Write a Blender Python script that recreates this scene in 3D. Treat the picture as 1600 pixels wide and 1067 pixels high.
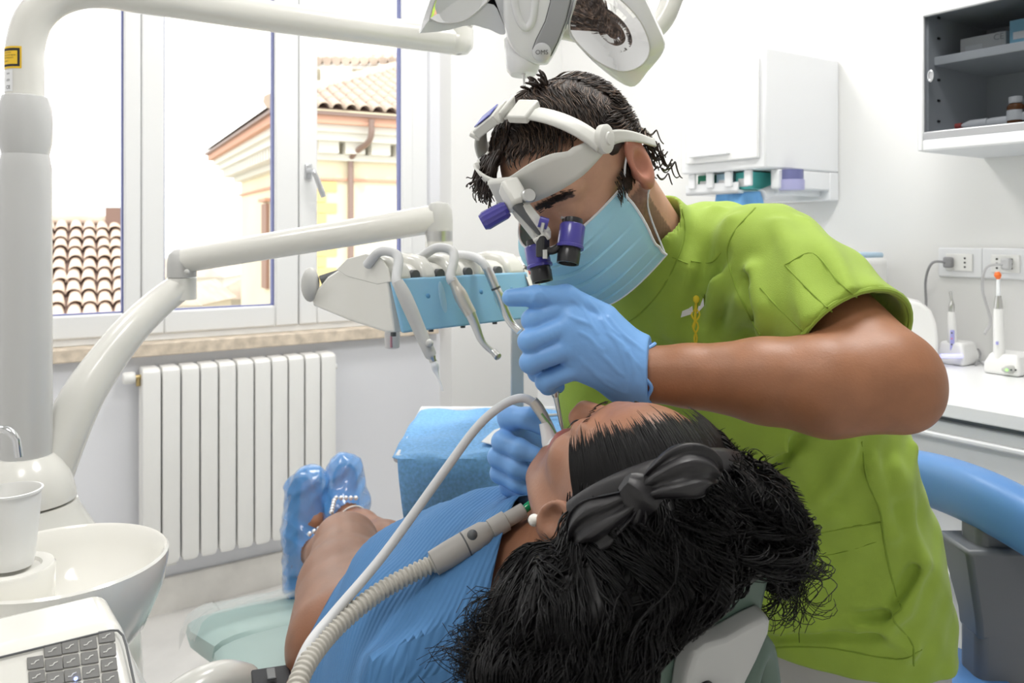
import bpy, bmesh, math, random
import numpy as np
from mathutils import Vector, Matrix
for _o in list(bpy.data.objects): bpy.data.objects.remove(_o, do_unlink=True)
scene = bpy.context.scene
COL = scene.collection
random.seed(7); RNG = np.random.default_rng(7)

# ------------------------------------------------------------------ camera
FPX, CAMH, HORY = 1254.0, 1.35, 365.0
cam_data = bpy.data.cameras.new('camera'); cam = bpy.data.objects.new('camera', cam_data); COL.objects.link(cam)
cam.location = (0, 0, CAMH); cam.rotation_euler = (math.pi/2, 0, 0)
cam_data.sensor_width = 36; cam_data.lens = FPX/1600*36
cam_data.shift_y = -(533.5-HORY)/1600
cam_data.clip_start = 0.05; cam_data.clip_end = 3000
cam_data.dof.use_dof = True; cam_data.dof.focus_distance = 0.95; cam_data.dof.aperture_fstop = 9
scene.camera = cam
# ------------------------------------------------------------------ sky
world = bpy.data.worlds.new('bright_overcast_sky'); scene.world = world; world.use_nodes = True
bg = world.node_tree.nodes['Background']; bg.inputs['Color'].default_value = (1.0, 0.985, 0.95, 1); bg.inputs['Strength'].default_value = 1.7
# ------------------------------------------------------------------ hazy sun over the town
sun_d = bpy.data.lights.new('sun', 'SUN'); sun_d.energy = 1.2; sun_d.angle = math.radians(3); sun_d.color = (1, .95, .86)
sun = bpy.data.objects.new('sun', sun_d); COL.objects.link(sun); sun.rotation_euler = (math.radians(38), math.radians(18), 0)
# ------------------------------------------------------------------ colour management
vs = scene.view_settings
scene.display_settings.display_device = 'sRGB'
vs.view_transform = 'Standard'; vs.look = 'None'; vs.exposure = 0.62; vs.gamma = 1.0; vs.use_curve_mapping = False

# ------------------------------------------------------------------ coordinate helpers
def V(*a): return np.array(a, float)
def P(px, py, d):                       # a point at depth d (metres in front of the lens)
    return V((px-800)/FPX*d, d, CAMH-(py-HORY)/FPX*d)
WD = V(0.828, 0.5607, 0); WD /= np.linalg.norm(WD)      # along the window wall
ND = V(WD[1], -WD[0], 0)                               # from the window wall into the room
RO = V(0.232, 3.727, 0)                                 # corner of pier and back wall
ZU = V(0, 0, 1)
def R(p, q, z): return RO + p*WD + q*ND + z*ZU
def onq(px, py, q):
    r = P(px, py, 1.0) - V(0, 0, CAMH); t = (np.dot(RO, ND)+q)/np.dot(r, ND); w = V(0, 0, CAMH)+r*t
    return np.dot(w-RO, WD), w[2]
def onp(px, py, p):
    r = P(px, py, 1.0) - V(0, 0, CAMH); t = (np.dot(RO, WD)+p)/np.dot(r, WD); w = V(0, 0, CAMH)+r*t
    return np.dot(w-RO, ND), w[2]
def unit(v): v = np.asarray(v, float); return v/np.linalg.norm(v)
def frame(d, up=(0, 0, 1)):             # matrix whose columns are (side, d, up')
    d = unit(d); s = np.cross(d, up)
    if np.linalg.norm(s) < 1e-6: s = V(1, 0, 0)
    s = unit(s); return np.array([s, d, np.cross(s, d)]).T
def cr(pts, n=8):                       # catmull-rom through points (any columns)
    p = np.asarray(pts, float); p = np.vstack([2*p[0]-p[1], p, 2*p[-1]-p[-2]]); out = []
    for i in range(1, len(p)-2):
        for k in range(n):
            t = k/n; a, b, c, d = p[i-1], p[i], p[i+1], p[i+2]
            out.append(.5*((2*b)+(-a+c)*t+(2*a-5*b+4*c-d)*t*t+(-a+3*b-3*c+d)*t**3))
    out.append(p[-2]); return np.array(out)

# ------------------------------------------------------------------ materials
MATS = {}
def mat(name, col, rough=.5, metal=0., spec=.5, bump=0., bscale=200., var=0., vscale=8., coat=0., emit=0., sss=0., alpha=1., trans=0., sheen=0., attr=False, wave=None, detail=3.):
    if name in MATS: return MATS[name]
    m = bpy.data.materials.new(name); m.use_nodes = True; nt = m.node_tree; N = nt.nodes; L = nt.links
    b = N['Principled BSDF']; I = b.inputs
    I['Base Color'].default_value = (*col, 1); I['Roughness'].default_value = rough; I['Metallic'].default_value = metal
    I['Specular IOR Level'].default_value = spec; I['Coat Weight'].default_value = coat; I['Coat Roughness'].default_value = .06
    I['Alpha'].default_value = alpha; I['Transmission Weight'].default_value = trans
    if sheen: I['Sheen Weight'].default_value = sheen
    if emit: I['Emission Color'].default_value = (*col, 1); I['Emission Strength'].default_value = emit
    if sss: I['Subsurface Weight'].default_value = sss; I['Subsurface Radius'].default_value = (.012, .005, .003); I['Subsurface Scale'].default_value = 1
    tc = N.new('ShaderNodeTexCoord'); src = None
    if attr:
        a = N.new('ShaderNodeAttribute'); a.attribute_name = 'Col'; src = a.outputs['Color']; L.new(src, I['Base Color'])
    if var:
        no = N.new('ShaderNodeTexNoise'); no.inputs['Scale'].default_value = vscale; no.inputs['Detail'].default_value = detail
        L.new(tc.outputs['Object'], no.inputs['Vector'])
        mr = N.new('ShaderNodeMapRange'); mr.inputs['From Min'].default_value = .3; mr.inputs['From Max'].default_value = .7
        mr.inputs['To Min'].default_value = 1-var; mr.inputs['To Max'].default_value = 1+var*.6; L.new(no.outputs['Fac'], mr.inputs['Value'])
        mx = N.new('ShaderNodeMix'); mx.data_type = 'RGBA'; mx.blend_type = 'MULTIPLY'; mx.inputs['Factor'].default_value = 1
        if src is not None: L.new(src, mx.inputs[6])
        else: mx.inputs[6].default_value = (*col, 1)
        L.new(mr.outputs['Result'], mx.inputs[7]); L.new(mx.outputs[2], I['Base Color'])
    if bump or wave:
        bp = N.new('ShaderNodeBump'); bp.inputs['Strength'].default_value = bump if bump else wave[1]; bp.inputs['Distance'].default_value = .002
        if wave:
            wv = N.new('ShaderNodeTexWave'); wv.inputs['Scale'].default_value = wave[0]; wv.bands_direction = wave[2]
            mp = N.new('ShaderNodeMapping'); mp.inputs['Rotation'].default_value = wave[3] if len(wave) > 3 else (0, 0, 0)
            wv.inputs['Distortion'].default_value = .6; wv.inputs['Detail'].default_value = 1
            L.new(tc.outputs['Object'], mp.inputs['Vector']); L.new(mp.outputs['Vector'], wv.inputs['Vector']); L.new(wv.outputs['Fac'], bp.inputs['Height'])
        else:
            n2 = N.new('ShaderNodeTexNoise'); n2.inputs['Scale'].default_value = bscale; n2.inputs['Detail'].default_value = 4
            L.new(tc.outputs['Object'], n2.inputs['Vector']); L.new(n2.outputs['Fac'], bp.inputs['Height'])
        L.new(bp.outputs['Normal'], I['Normal'])
    MATS[name] = m; return m
def thin_glass(name, tint=(1, 1, 1), gloss=.08, rough=.02):
    m = bpy.data.materials.new(name); m.use_nodes = True; nt = m.node_tree; N = nt.nodes; L = nt.links; N.remove(N['Principled BSDF'])
    t = N.new('ShaderNodeBsdfTransparent'); t.inputs['Color'].default_value = (*tint, 1)
    g = N.new('ShaderNodeBsdfGlossy'); g.inputs['Roughness'].default_value = rough
    f = N.new('ShaderNodeLayerWeight'); f.inputs['Blend'].default_value = gloss
    x = N.new('ShaderNodeMixShader'); L.new(f.outputs['Fresnel'], x.inputs[0]); L.new(t.outputs[0], x.inputs[1]); L.new(g.outputs[0], x.inputs[2])
    L.new(x.outputs[0], N['Material Output'].inputs['Surface']); MATS[name] = m; return m

# ------------------------------------------------------------------ object helpers
def put(o, parent=None):
    COL.objects.link(o)
    if parent is not None: o.parent = parent
    return o
def tag(o, label=None, cat=None, group=None, kind=None):
    if label: o['label'] = label
    if cat: o['category'] = cat
    if group: o['group'] = group
    if kind: o['kind'] = kind
    return o
def thing(name, label, cat, loc=(0, 0, 0), group=None):
    o = bpy.data.objects.new(name, None); o.empty_display_size = .05; o.location = tuple(loc); COL.objects.link(o)
    return tag(o, label, cat, group)
def base_of(o):
    b = V(0, 0, 0)
    while o is not None: b = b+np.array(o.location); o = o.parent
    return b
def mesh_obj(name, verts, faces, m, parent=None, smooth=True, sharp=40, bevel=0., seg=2, cols=None, origin=None, subsurf=0, solid=0.):
    me = bpy.data.meshes.new(name); v = np.asarray(verts, float)
    b = base_of(parent) if parent is not None else (np.asarray(origin, float) if origin is not None else V(0, 0, 0))
    v = v-b
    if isinstance(faces, np.ndarray):
        nf, k = faces.shape; me.vertices.add(len(v)); me.vertices.foreach_set('co', v.astype(np.float32).ravel())
        me.loops.add(nf*k); me.loops.foreach_set('vertex_index', faces.astype(np.int32).ravel())
        me.polygons.add(nf); me.polygons.foreach_set('loop_start', np.arange(0, nf*k, k, dtype=np.int32)); me.polygons.foreach_set('loop_total', np.full(nf, k, np.int32))
        me.update(calc_edges=True)
    else: me.from_pydata([tuple(x) for x in v], [], faces)
    me.validate()
    if cols is not None:
        at = me.color_attributes.new('Col', 'FLOAT_COLOR', 'POINT'); at.data.foreach_set('color', np.c_[np.asarray(cols), np.ones(len(cols))].astype(np.float32).ravel())
    if smooth:
        me.shade_smooth()
        if sharp: me.set_sharp_from_angle(angle=math.radians(sharp))
    if m is not None: me.materials.append(m)
    o = put(bpy.data.objects.new(name, me), parent)
    if parent is None and origin is not None: o.location = tuple(origin)
    if solid:
        s = o.modifiers.new('solid', 'SOLIDIFY'); s.thickness = solid; s.offset = 0
    if bevel:
        bm = o.modifiers.new('bevel', 'BEVEL'); bm.width = bevel; bm.segments = seg; bm.limit_method = 'ANGLE'; bm.angle_limit = math.radians(35); bm.harden_normals = False
    if subsurf:
        s = o.modifiers.new('sub', 'SUBSURF'); s.levels = s.render_levels = subsurf
    return o
class MB:
    def __init__(s): s.v = []; s.f = []
    def add(s, v, f):
        n = len(s.v); s.v += [tuple(x) for x in v]; s.f += [tuple(i+n for i in q) for q in f]; return s
    def box(s, c, size, M=None):        # centre, full size, 3x3 axes in columns
        M = np.eye(3) if M is None else M; h = np.asarray(size, float)/2; c = np.asarray(c, float)
        v = [c+M@(h*V(x, y, z)) for x in (-1, 1) for y in (-1, 1) for z in (-1, 1)]
        return s.add(v, [(0, 1, 3, 2), (4, 6, 7, 5), (0, 4, 5, 1), (2, 3, 7, 6), (0, 2, 6, 4), (1, 5, 7, 3)])
    def rbox(s, p0, p1, q0, q1, z0, z1):  # box in room coordinates
        return s.box(R((p0+p1)/2, (q0+q1)/2, (z0+z1)/2), (abs(p1-p0), abs(q1-q0), abs(z1-z0)), RM)
    def tube(s, pts, r, n=12, cap=True, flat=1.0, up=(0, 0, 1)):
        pts = np.asarray(pts, float); k = len(pts); r = np.full(k, r) if np.isscalar(r) else np.asarray(r, float)
        T = np.gradient(pts, axis=0); T /= np.linalg.norm(T, axis=1)[:, None]+1e-12
        a = np.cross(T[0], up)
        if np.linalg.norm(a) < 1e-3: a = np.cross(T[0], (1, 0.1, 0))
        a = unit(a); v = []; f = []
        for i in range(k):
            a = unit(a-np.dot(a, T[i])*T[i]); b = np.cross(T[i], a)
            for j in range(n):
                t = 2*math.pi*j/n; v.append(pts[i]+r[i]*(math.cos(t)*a+flat*math.sin(t)*b))
        for i in range(k-1):
            for j in range(n):
                j2 = (j+1) % n; f.append((i*n+j, i*n+j2, (i+1)*n+j2, (i+1)*n+j))
        if cap: f.append(tuple(range(n))[::-1]); f.append(tuple((k-1)*n+j for j in range(n)))
        return s.add(v, f)
    def cyl(s, a, b, r, r2=None, n=20, cap=True):
        return s.tube([a, b], [r, r if r2 is None else r2], n, cap)
    def lathe(s, o, axis, prof, n=28, sx=1., sy=1., up=(0, 0, 1), cap=True):   # prof: (radius, height along axis)
        M = frame(axis, up); o = np.asarray(o, float); v = []; f = []; k = len(prof)
        for r, h in prof:
            for j in range(n):
                t = 2*math.pi*j/n; v.append(o+M@V(r*math.cos(t)*sx, h, r*math.sin(t)*sy))
        for i in range(k-1):
            for j in range(n):
                j2 = (j+1) % n; f.append((i*n+j2, i*n+j, (i+1)*n+j, (i+1)*n+j2))
        if cap: f.append(tuple(range(n))); f.append(tuple((k-1)*n+j for j in range(n))[::-1])
        return s.add(v, f)
    def prism(s, poly, ex):             # 3-D polygon extruded by vector ex
        poly = [np.asarray(x, float) for x in poly]; n = len(poly); ex = np.asarray(ex, float)
        return s.add(poly+[x+ex for x in poly], [tuple(range(n))[::-1], tuple(range(n, 2*n))]+[(i, (i+1) % n, n+(i+1) % n, n+i) for i in range(n)])
    def loft(s, rings, cap=True, close=True):
        n = len(rings[0]); v = [x for r in rings for x in r]; f = []
        for i in range(len(rings)-1):
            for j in range(n if close else n-1):
                j2 = (j+1) % n; f.append((i*n+j, i*n+j2, (i+1)*n+j2, (i+1)*n+j))
        if cap: f.append(tuple(range(n))[::-1]); f.append(tuple((len(rings)-1)*n+j for j in range(n)))
        return s.add(v, f)
    def sphere(s, c, r, n=16, m=10, M=None):
        r = np.asarray([r]*3 if np.isscalar(r) else r, float); M = np.eye(3) if M is None else M; c = np.asarray(c, float)
        v = [c+M@(r*V(0, 0, 1))]; f = []
        for i in range(1, m):
            a = math.pi*i/m
            for j in range(n):
                t = 2*math.pi*j/n; v.append(c+M@(r*V(math.sin(a)*math.cos(t), math.sin(a)*math.sin(t), math.cos(a))))
        v.append(c-M@(r*V(0, 0, 1))); L = len(v)-1
        for j in range(n): f.append((0, 1+j, 1+(j+1) % n)); f.append((L, 1+(m-2)*n+(j+1) % n, 1+(m-2)*n+j))
        for i in range(m-2):
            for j in range(n):
                a = 1+i*n+j; b = 1+i*n+(j+1) % n; f.append((a, a+n, b+n, b))
        return s.add(v, f)
    def grid(s, fn, nu, nv, closeu=False):  # fn(u,v) on [0,1]^2
        v = [fn(i/(nu-1), j/(nv-1)) for i in range(nu) for j in range(nv)]
        return s.add(v, [(i*nv+j, (i+1)*nv+j, (i+1)*nv+j+1, i*nv+j+1) for i in range(nu-1) for j in range(nv-1)])
    def build(s, name, m, parent=None, **k): return mesh_obj(name, s.v, s.f, m, parent, **k)
RM = np.array([WD, ND, ZU]).T
def struct(name, mb, m, parent=None, **k):
    o = mb.build(name, m, parent, **k)
    if parent is None: o['kind'] = 'structure'
    return o

# ------------------------------------------------------------------ implicit-surface sculpting (surface nets)
def smin(a, b, k):
    h = np.clip(.5+.5*(b-a)/k, 0, 1); return b*(1-h)+a*h-k*h*(1-h)
def smax(a, b, k): return -smin(-a, -b, k)
def cap_sd(p, a, b, ra, rb=None):
    rb = ra if rb is None else rb; a = np.asarray(a, np.float32); ba = np.asarray(b, np.float32)-a; pa = p-a
    h = np.clip((pa@ba)/max(float(ba@ba), 1e-9), 0, 1); d = pa-h[:, None]*ba
    return np.sqrt((d*d).sum(1))-(ra+(rb-ra)*h)
def path_sd(p, pts, rad, k=0.):
    d = None
    for i in range(len(pts)-1):
        e = cap_sd(p, pts[i], pts[i+1], rad[i], rad[i+1]); d = e if d is None else (smin(d, e, k) if k else np.minimum(d, e))
    return d
def ell_sd(p, c, r, M=None):
    q = p-np.asarray(c, np.float32)
    if M is not None: q = q@np.asarray(M, np.float32)
    r = np.asarray(r, np.float32); k0 = np.sqrt(((q/r)**2).sum(1)); k1 = np.sqrt(((q/(r*r))**2).sum(1))+1e-9
    return k0*(k0-1)/k1
def box_sd(p, c, h, M=None, r=0.):
    q = p-np.asarray(c, np.float32)
    if M is not None: q = q@np.asarray(M, np.float32)
    q = np.abs(q)-(np.asarray(h, np.float32)-r)
    return np.sqrt((np.maximum(q, 0)**2).sum(1))+np.minimum(q.max(1), 0)-r
def pl_sd(p, o, n): return (p-np.asarray(o, np.float32))@np.asarray(unit(n), np.float32)
def snet(fn, lo, hi, res):
    lo = np.asarray(lo, float); hi = np.asarray(hi, float); n = np.ceil((hi-lo)/res).astype(int)+1
    ax = [lo[i]+res*np.arange(n[i]) for i in range(3)]
    st_ = 4; m_ = (n+st_-1)//st_+1
    cg = np.stack(np.meshgrid(*[lo[i]+res*st_*np.arange(m_[i]) for i in range(3)], indexing='ij'), -1).reshape(-1, 3).astype(np.float32)
    cv = np.concatenate([fn(cg[i:i+300000]) for i in range(0, len(cg), 300000)]).reshape(m_)
    val = np.repeat(np.repeat(np.repeat(cv, st_, 0), st_, 1), st_, 2)[:n[0], :n[1], :n[2]].astype(np.float32).copy()
    near = np.argwhere(np.abs(val) < res*st_*3.2)
    pts = (lo+res*near).astype(np.float32)
    val[tuple(near.T)] = np.concatenate([fn(pts[i:i+300000]) for i in range(0, len(pts), 300000)])
    c = [(x, y, z) for x in (0, 1) for y in (0, 1) for z in (0, 1)]
    sl = lambda o: val[o[0]:n[0]-1+o[0], o[1]:n[1]-1+o[1], o[2]:n[2]-1+o[2]]
    ins = sum((sl(o) < 0).astype(np.int8) for o in c); act = (ins > 0) & (ins < 8); ii = np.argwhere(act)
    idx = -np.ones(act.shape, np.int32); idx[act] = np.arange(len(ii)); acc = np.zeros((len(ii), 3)); cnt = np.zeros(len(ii))
    for a in c:
        for k in range(3):
            if a[k] == 1: continue
            b = list(a); b[k] = 1; va = val[ii[:, 0]+a[0], ii[:, 1]+a[1], ii[:, 2]+a[2]]; vb = val[ii[:, 0]+b[0], ii[:, 1]+b[1], ii[:, 2]+b[2]]
            m = (va < 0) != (vb < 0); t = np.where(m, va/np.where(m, va-vb, 1), 0); pt = np.tile(np.array(a, float), (len(ii), 1)); pt[:, k] = t
            acc[m] += pt[m]; cnt[m] += 1
    v = lo+res*(ii+acc/cnt[:, None]); F = []
    for k in range(3):
        i1, i2 = (k+1) % 3, (k+2) % 3
        s0 = [slice(1, n[j]-1) for j in range(3)]; s0[k] = slice(0, n[k]-1); s1 = list(s0); s1[k] = slice(1, n[k])
        A = val[tuple(s0)] < 0; B = val[tuple(s1)] < 0; e = np.argwhere(A != B)
        if not len(e): continue
        off = np.array([1, 1, 1]); off[k] = 0; e2 = e+off; d1 = np.zeros(3, int); d1[i1] = 1; d2 = np.zeros(3, int); d2[i2] = 1
        q = np.stack([idx[tuple((e2-d1-d2).T)], idx[tuple((e2-d2).T)], idx[tuple(e2.T)], idx[tuple((e2-d1).T)]], 1)
        fl = ~A[tuple(e.T)]; q[fl] = q[fl][:, ::-1]; F.append(q)
    return v, np.concatenate(F)
def relax(v, f, it=2, lam=.5):
    e = np.concatenate([f[:, [0, 1]], f[:, [1, 2]], f[:, [2, 3]], f[:, [3, 0]]]); e = np.concatenate([e, e[:, ::-1]])
    cnt = np.bincount(e[:, 0], minlength=len(v))[:, None]
    for _ in range(it):
        s = np.stack([np.bincount(e[:, 0], weights=v[e[:, 1], k], minlength=len(v)) for k in range(3)], 1); v = v+lam*(s/np.maximum(cnt, 1)-v)
    return v
def sculpt(name, fn, lo, hi, res, m, parent=None, it=2, colfn=None, fr=None, **k):
    if fr is not None:                  # grid aligned with a rotated frame (origin, axes in columns)
        O_, M_ = fr; v, f = snet(lambda p: fn((p@M_.T.astype(np.float32)+O_.astype(np.float32)).astype(np.float32)), lo, hi, res); v = v@M_.T+O_
        if np.linalg.det(M_) < 0: f = f[:, ::-1].copy()
    else: v, f = snet(fn, lo, hi, res)
    v = relax(v, f, it)
    return mesh_obj(name, v, f, m, parent, sharp=0, cols=colfn(v) if colfn else None, **k)
def text_obj(name, s, size, loc, M, m, parent, ext=.0006, align='CENTER'):
    cu = bpy.data.curves.new(name, 'FONT'); cu.body = s; cu.size = size; cu.extrude = ext; cu.align_x = align; cu.align_y = 'CENTER'
    o = bpy.data.objects.new(name, cu); cu.materials.append(m); put(o, parent)
    b = base_of(parent) if parent is not None else V(0, 0, 0); l = np.asarray(loc)-b
    o.matrix_local = Matrix([[*M[0], l[0]], [*M[1], l[1]], [*M[2], l[2]], [0, 0, 0, 1]])
    return o

def hit(fn, px, py, d0=.5, d1=1.9):         # first surface point of an implicit shape along a view ray
    r = P(px, py, 1.0)-V(0, 0, CAMH); t = np.arange(d0, d1, .002); pts = (V(0, 0, CAMH)+t[:, None]*r).astype(np.float32)
    v = fn(pts); i = np.argmax(v < 0)
    if v[i] >= 0: i = int(np.argmin(v))
    return V(0, 0, CAMH)+r*t[i]
def strands(pts, rad, sides=3):             # pts (N,S,3) -> tube mesh arrays
    N_, S_, _ = pts.shape; T = np.gradient(pts, axis=1); T /= np.linalg.norm(T, axis=2, keepdims=True)+1e-9
    ref = np.array([.3, .2, .93]); A = np.cross(T, ref); A /= np.linalg.norm(A, axis=2, keepdims=True)+1e-9; B = np.cross(T, A)
    rad = np.broadcast_to(np.asarray(rad, float), (N_, S_))
    ang = 2*np.pi*np.arange(sides)/sides
    v = pts[:, :, None, :]+rad[:, :, None, None]*(np.cos(ang)[None, None, :, None]*A[:, :, None, :]+np.sin(ang)[None, None, :, None]*B[:, :, None, :])
    idx = np.arange(N_*S_*sides).reshape(N_, S_, sides); nx = np.roll(idx, -1, axis=2)
    f = np.stack([idx[:, :-1], nx[:, :-1], nx[:, 1:], idx[:, 1:]], -1).reshape(-1, 4)
    return v.reshape(-1, 3), f

def sgrad(fn, p, e=.0015):
    p = p.astype(np.float32); g = np.stack([fn(p+np.float32(e)*np.eye(3, dtype=np.float32)[k])-fn(p-np.float32(e)*np.eye(3, dtype=np.float32)[k]) for k in range(3)], 1)
    return g/(np.linalg.norm(g, axis=1, keepdims=True)+1e-9)
def flow_hair(fn, roots, flow, S, ds, off, amp, freq, rg, lift=0., rad=.001, jitter=.0, phn=.45, kf=1., keep=None):
    p = roots.astype(float); N_ = len(p); ds = np.broadcast_to(np.asarray(ds, float), (N_,))[:, None]; out = []; side = []
    for i in range(S):
        g = sgrad(fn, p); o = off+lift*(i/(S-1))**2; d = fn(p.astype(np.float32)); p = p-g*np.clip(d-o, -.01, .01)[:, None]
        f = flow(p); f = f-(f*g).sum(1, keepdims=True)*g; f /= np.linalg.norm(f, axis=1, keepdims=True)+1e-9
        out.append(p.copy()); side.append((np.cross(g, f), g)); p = p+f*ds
    t = np.linspace(0, 1, S); o3 = np.stack(out, 1); sd = np.stack([a for a, b in side], 1); gd = np.stack([b for a, b in side], 1)
    ph = 2.5*np.sin(kf*roots@np.array([61., 47., 83.]))+rg.normal(size=N_)*phn; fr = freq*(1+.2*np.sin(roots@np.array([31., 57., 23.])))
    w = np.sin(fr[:, None]*t[None]+ph[:, None]); w2_ = np.cos(fr[:, None]*t[None]+ph[:, None])
    o3 = o3+sd*(amp*w*(.3+t)[None])[:, :, None]+gd*(amp*.55*(w2_+.6)*(.3+t)[None])[:, :, None]+rg.normal(size=(N_, 1, 3))*jitter
    if keep is not None: o3 = o3[keep(o3)]; N_ = len(o3)
    return strands(o3, (rad*np.sin(np.pi*np.clip(.15+.83*t, 0, 1))**.6)[None]*rg.uniform(.7, 1.15, (N_, 1)))
# ================================================================== ROOM SHELL
m_wall = mat('wall_paint_white', (.82, .82, .81), .7, bump=.05, bscale=300)
m_wall_shade = mat('wall_paint_cool_white', (.80, .81, .85), .7, bump=.05, bscale=300)  # bluish shade of the window wall put into its colour
m_ceil = mat('ceiling_paint', (.88, .88, .88), .8)
m_frame = mat('window_lacquer', (.86, .87, .87), .3)
m_gasket = mat('window_gasket', (.12, .14, .35), .5)
m_stone = mat('sill_travertine', (.72, .62, .50), .55, var=.25, vscale=25, bump=.15, bscale=90)
m_base = mat('skirting_marble', (.80, .78, .74), .35, var=.10, vscale=9)
QW = -0.10; PE = -0.5906; ZC = 3.0; PL, QF = -4.3, 4.5
# window levels from the view
ZS = onq(240, 534, QW)[1]                  # top of the stone sill
pc = {k: onq(k, 400, QW)[0] for k in (195, 222, 258, 432, 469, 498, 631, 672)}
ZG0 = onq(345, 482, QW)[1]                 # bottom edge of the middle glass
ZT = 2.62
wl = pc[195]-(pc[432]-pc[258])-.05
floor_m = mat('floor_tile', (.74, .73, .71), .35, var=.08, vscale=6)
struct('floor', MB().rbox(PL-.2, .2, QW-.3, QF+.2, -.1, 0), mat('floor_grout', (.55, .54, .52), .8), smooth=False)
flo = bpy.data.objects['floor']
tile_me = None
for i in range(8):
    for j in range(8):
        if tile_me is None:
            t = MB().box((0, 0, 0), (.594, .594, .006), RM).build('floor_tile', floor_m, flo, smooth=False, bevel=.0015, seg=1); tile_me = t.data
        else: t = put(bpy.data.objects.new('floor_tile', tile_me), flo)
        t.location = tuple(R(PL+.06+.6*i, .1+.6*j, .001))
struct('ceiling', MB().rbox(PL-.2, .2, QW-.3, QF+.2, ZC, ZC+.1), m_ceil, smooth=False)
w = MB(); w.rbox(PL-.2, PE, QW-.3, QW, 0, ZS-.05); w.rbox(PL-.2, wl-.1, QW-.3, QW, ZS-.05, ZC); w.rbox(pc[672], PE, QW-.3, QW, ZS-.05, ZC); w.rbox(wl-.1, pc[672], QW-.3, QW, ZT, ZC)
struct('wall_left', w, m_wall_shade, smooth=False)
struct('wall_pier', MB().rbox(PE, .2, QW-.3, 0, 0, ZC), m_wall, smooth=False)
struct('wall_back', MB().rbox(0, .2, 0, QF+.2, 0, ZC), m_wall, smooth=False)
struct('wall_front', MB().rbox(PL-.2, 0, QF, QF+.2, 0, ZC), m_wall, smooth=False)
struct('wall_side', MB().rbox(PL-.2, PL, QW, QF, 0, ZC), m_wall, smooth=False)
struct('baseboard_left', MB().rbox(PL, PE, QW, QW+.014, 0, .13), m_base, bevel=.004)
struct('baseboard_pier', MB().rbox(PE-.012, 0, 0, .014, 0, .13).rbox(PE-.014, PE, QW+.014, .014, 0, .13), m_base, bevel=.004)
struct('baseboard_back', MB().rbox(-.014, 0, .014, .9, 0, .13), m_base, bevel=.004)
struct('trim_1', MB().rbox(wl-.16, pc[672]+.02, QW-.06, QW+.045, ZS-.045, ZS), m_stone, bevel=.004)
# --- unseen LED panels added to brighten the room, the last as fill
m_led = mat('led_diffuser', (1, .98, .95), .4, emit=3)
for i, (p, q, en, lb) in enumerate(((-3.1, .9, 7, 'square white LED panel on the ceiling above the dental unit'), (-1.0, .8, 9, 'square white LED panel on the ceiling above the tray table'), (-1.15, 2.25, 15, 'square white LED panel on the ceiling above the dentist'), (-2.7, 2.7, 6, 'square white LED panel on the ceiling by the side wall'))):
    t = thing('ceiling_light', lb, 'ceiling light', R(p, q, ZC), 'LED panels on the ceiling')
    MB().rbox(p-.31, p+.31, q-.31, q-.29, ZC-.03, ZC).rbox(p-.31, p+.31, q+.29, q+.31, ZC-.03, ZC).rbox(p-.31, p-.29, q-.29, q+.29, ZC-.03, ZC).rbox(p+.29, p+.31, q-.29, q+.29, ZC-.03, ZC).build('lamp_frame', m_frame, t, smooth=False)
    MB().rbox(p-.29, p+.29, q-.29, q+.29, ZC-.022, ZC-.004).build('diffuser', m_led, t, smooth=False)
    ld = bpy.data.lights.new('panel_light', 'AREA'); ld.shape = 'SQUARE'; ld.size = .56; ld.energy = en; ld.color = (1, .98, .95)
    lo = bpy.data.objects.new('panel_light', ld); put(lo, t); lo.location = (0, 0, -.035)
# ================================================================== WINDOW
win = bpy.data.objects.new('window_1', None); COL.objects.link(win); win.location = tuple(R(-1.5, QW-.05, ZS)); win['kind'] = 'structure'
m_pane = thin_glass('window_pane', (.98, .99, .99), .06)
FQ0, FQ1 = QW-.075, QW-.012
MB().rbox(wl-.10, wl-.05, FQ0-.02, FQ1-.01, ZS, ZT).rbox(pc[631]+.045, pc[672], FQ0-.02, FQ1-.01, ZS, ZT).rbox(wl-.05, pc[631]+.045, FQ0-.02, FQ1-.01, ZS, ZS+.03).rbox(wl-.05, pc[631]+.045, FQ0-.02, FQ1-.01, ZT-.05, ZT).build('window_frame', m_frame, win, bevel=.004)
def sash(x0, x1, g0, g1, handle=None):
    s = MB().rbox(x0, g0, FQ0, FQ1, ZS+.025, ZT-.05).rbox(g1, x1, FQ0, FQ1, ZS+.025, ZT-.05).rbox(g0, g1, FQ0, FQ1, ZS+.025, ZG0).rbox(g0, g1, FQ0, FQ1, ZT-.12, ZT-.05).build('sash', m_frame, win, bevel=.007, seg=3)
    MB().rbox(g0-.008, g1+.008, FQ0+.024, FQ0+.032, ZG0-.008, ZT-.11).build('pane', m_pane, s, smooth=False)
    gk = MB()
    for a, b, c, d in ((g0-.002, g0+.005, ZG0, ZT-.12), (g1-.005, g1+.002, ZG0, ZT-.12), (g0, g1, ZG0-.002, ZG0+.004)): gk.rbox(a, b, FQ0+.014, FQ0+.044, c, d)
    gk.build('gasket', m_gasket, s, smooth=False)
    return s
sash(wl-.055, pc[222]-.001, wl, pc[195]); sash(pc[222]+.001, pc[469]-.0015, pc[258], pc[432]); s3 = sash(pc[469]+.0015, pc[631]+.05, pc[498], pc[631])
hp, hz = onq(483, 268, QW)
m_alu = mat('satin_aluminium', (.62, .63, .65), .3, .9)
h = MB(); h.tube(cr([R(hp, FQ1, hz), R(hp, FQ1+.045, hz), R(hp+.012, FQ1+.055, hz-.02), R(hp+.045, FQ1+.05, hz-.10)], 5), [.011]*11+[.011, .011, .012, .012, .011][:5], 12)
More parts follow.
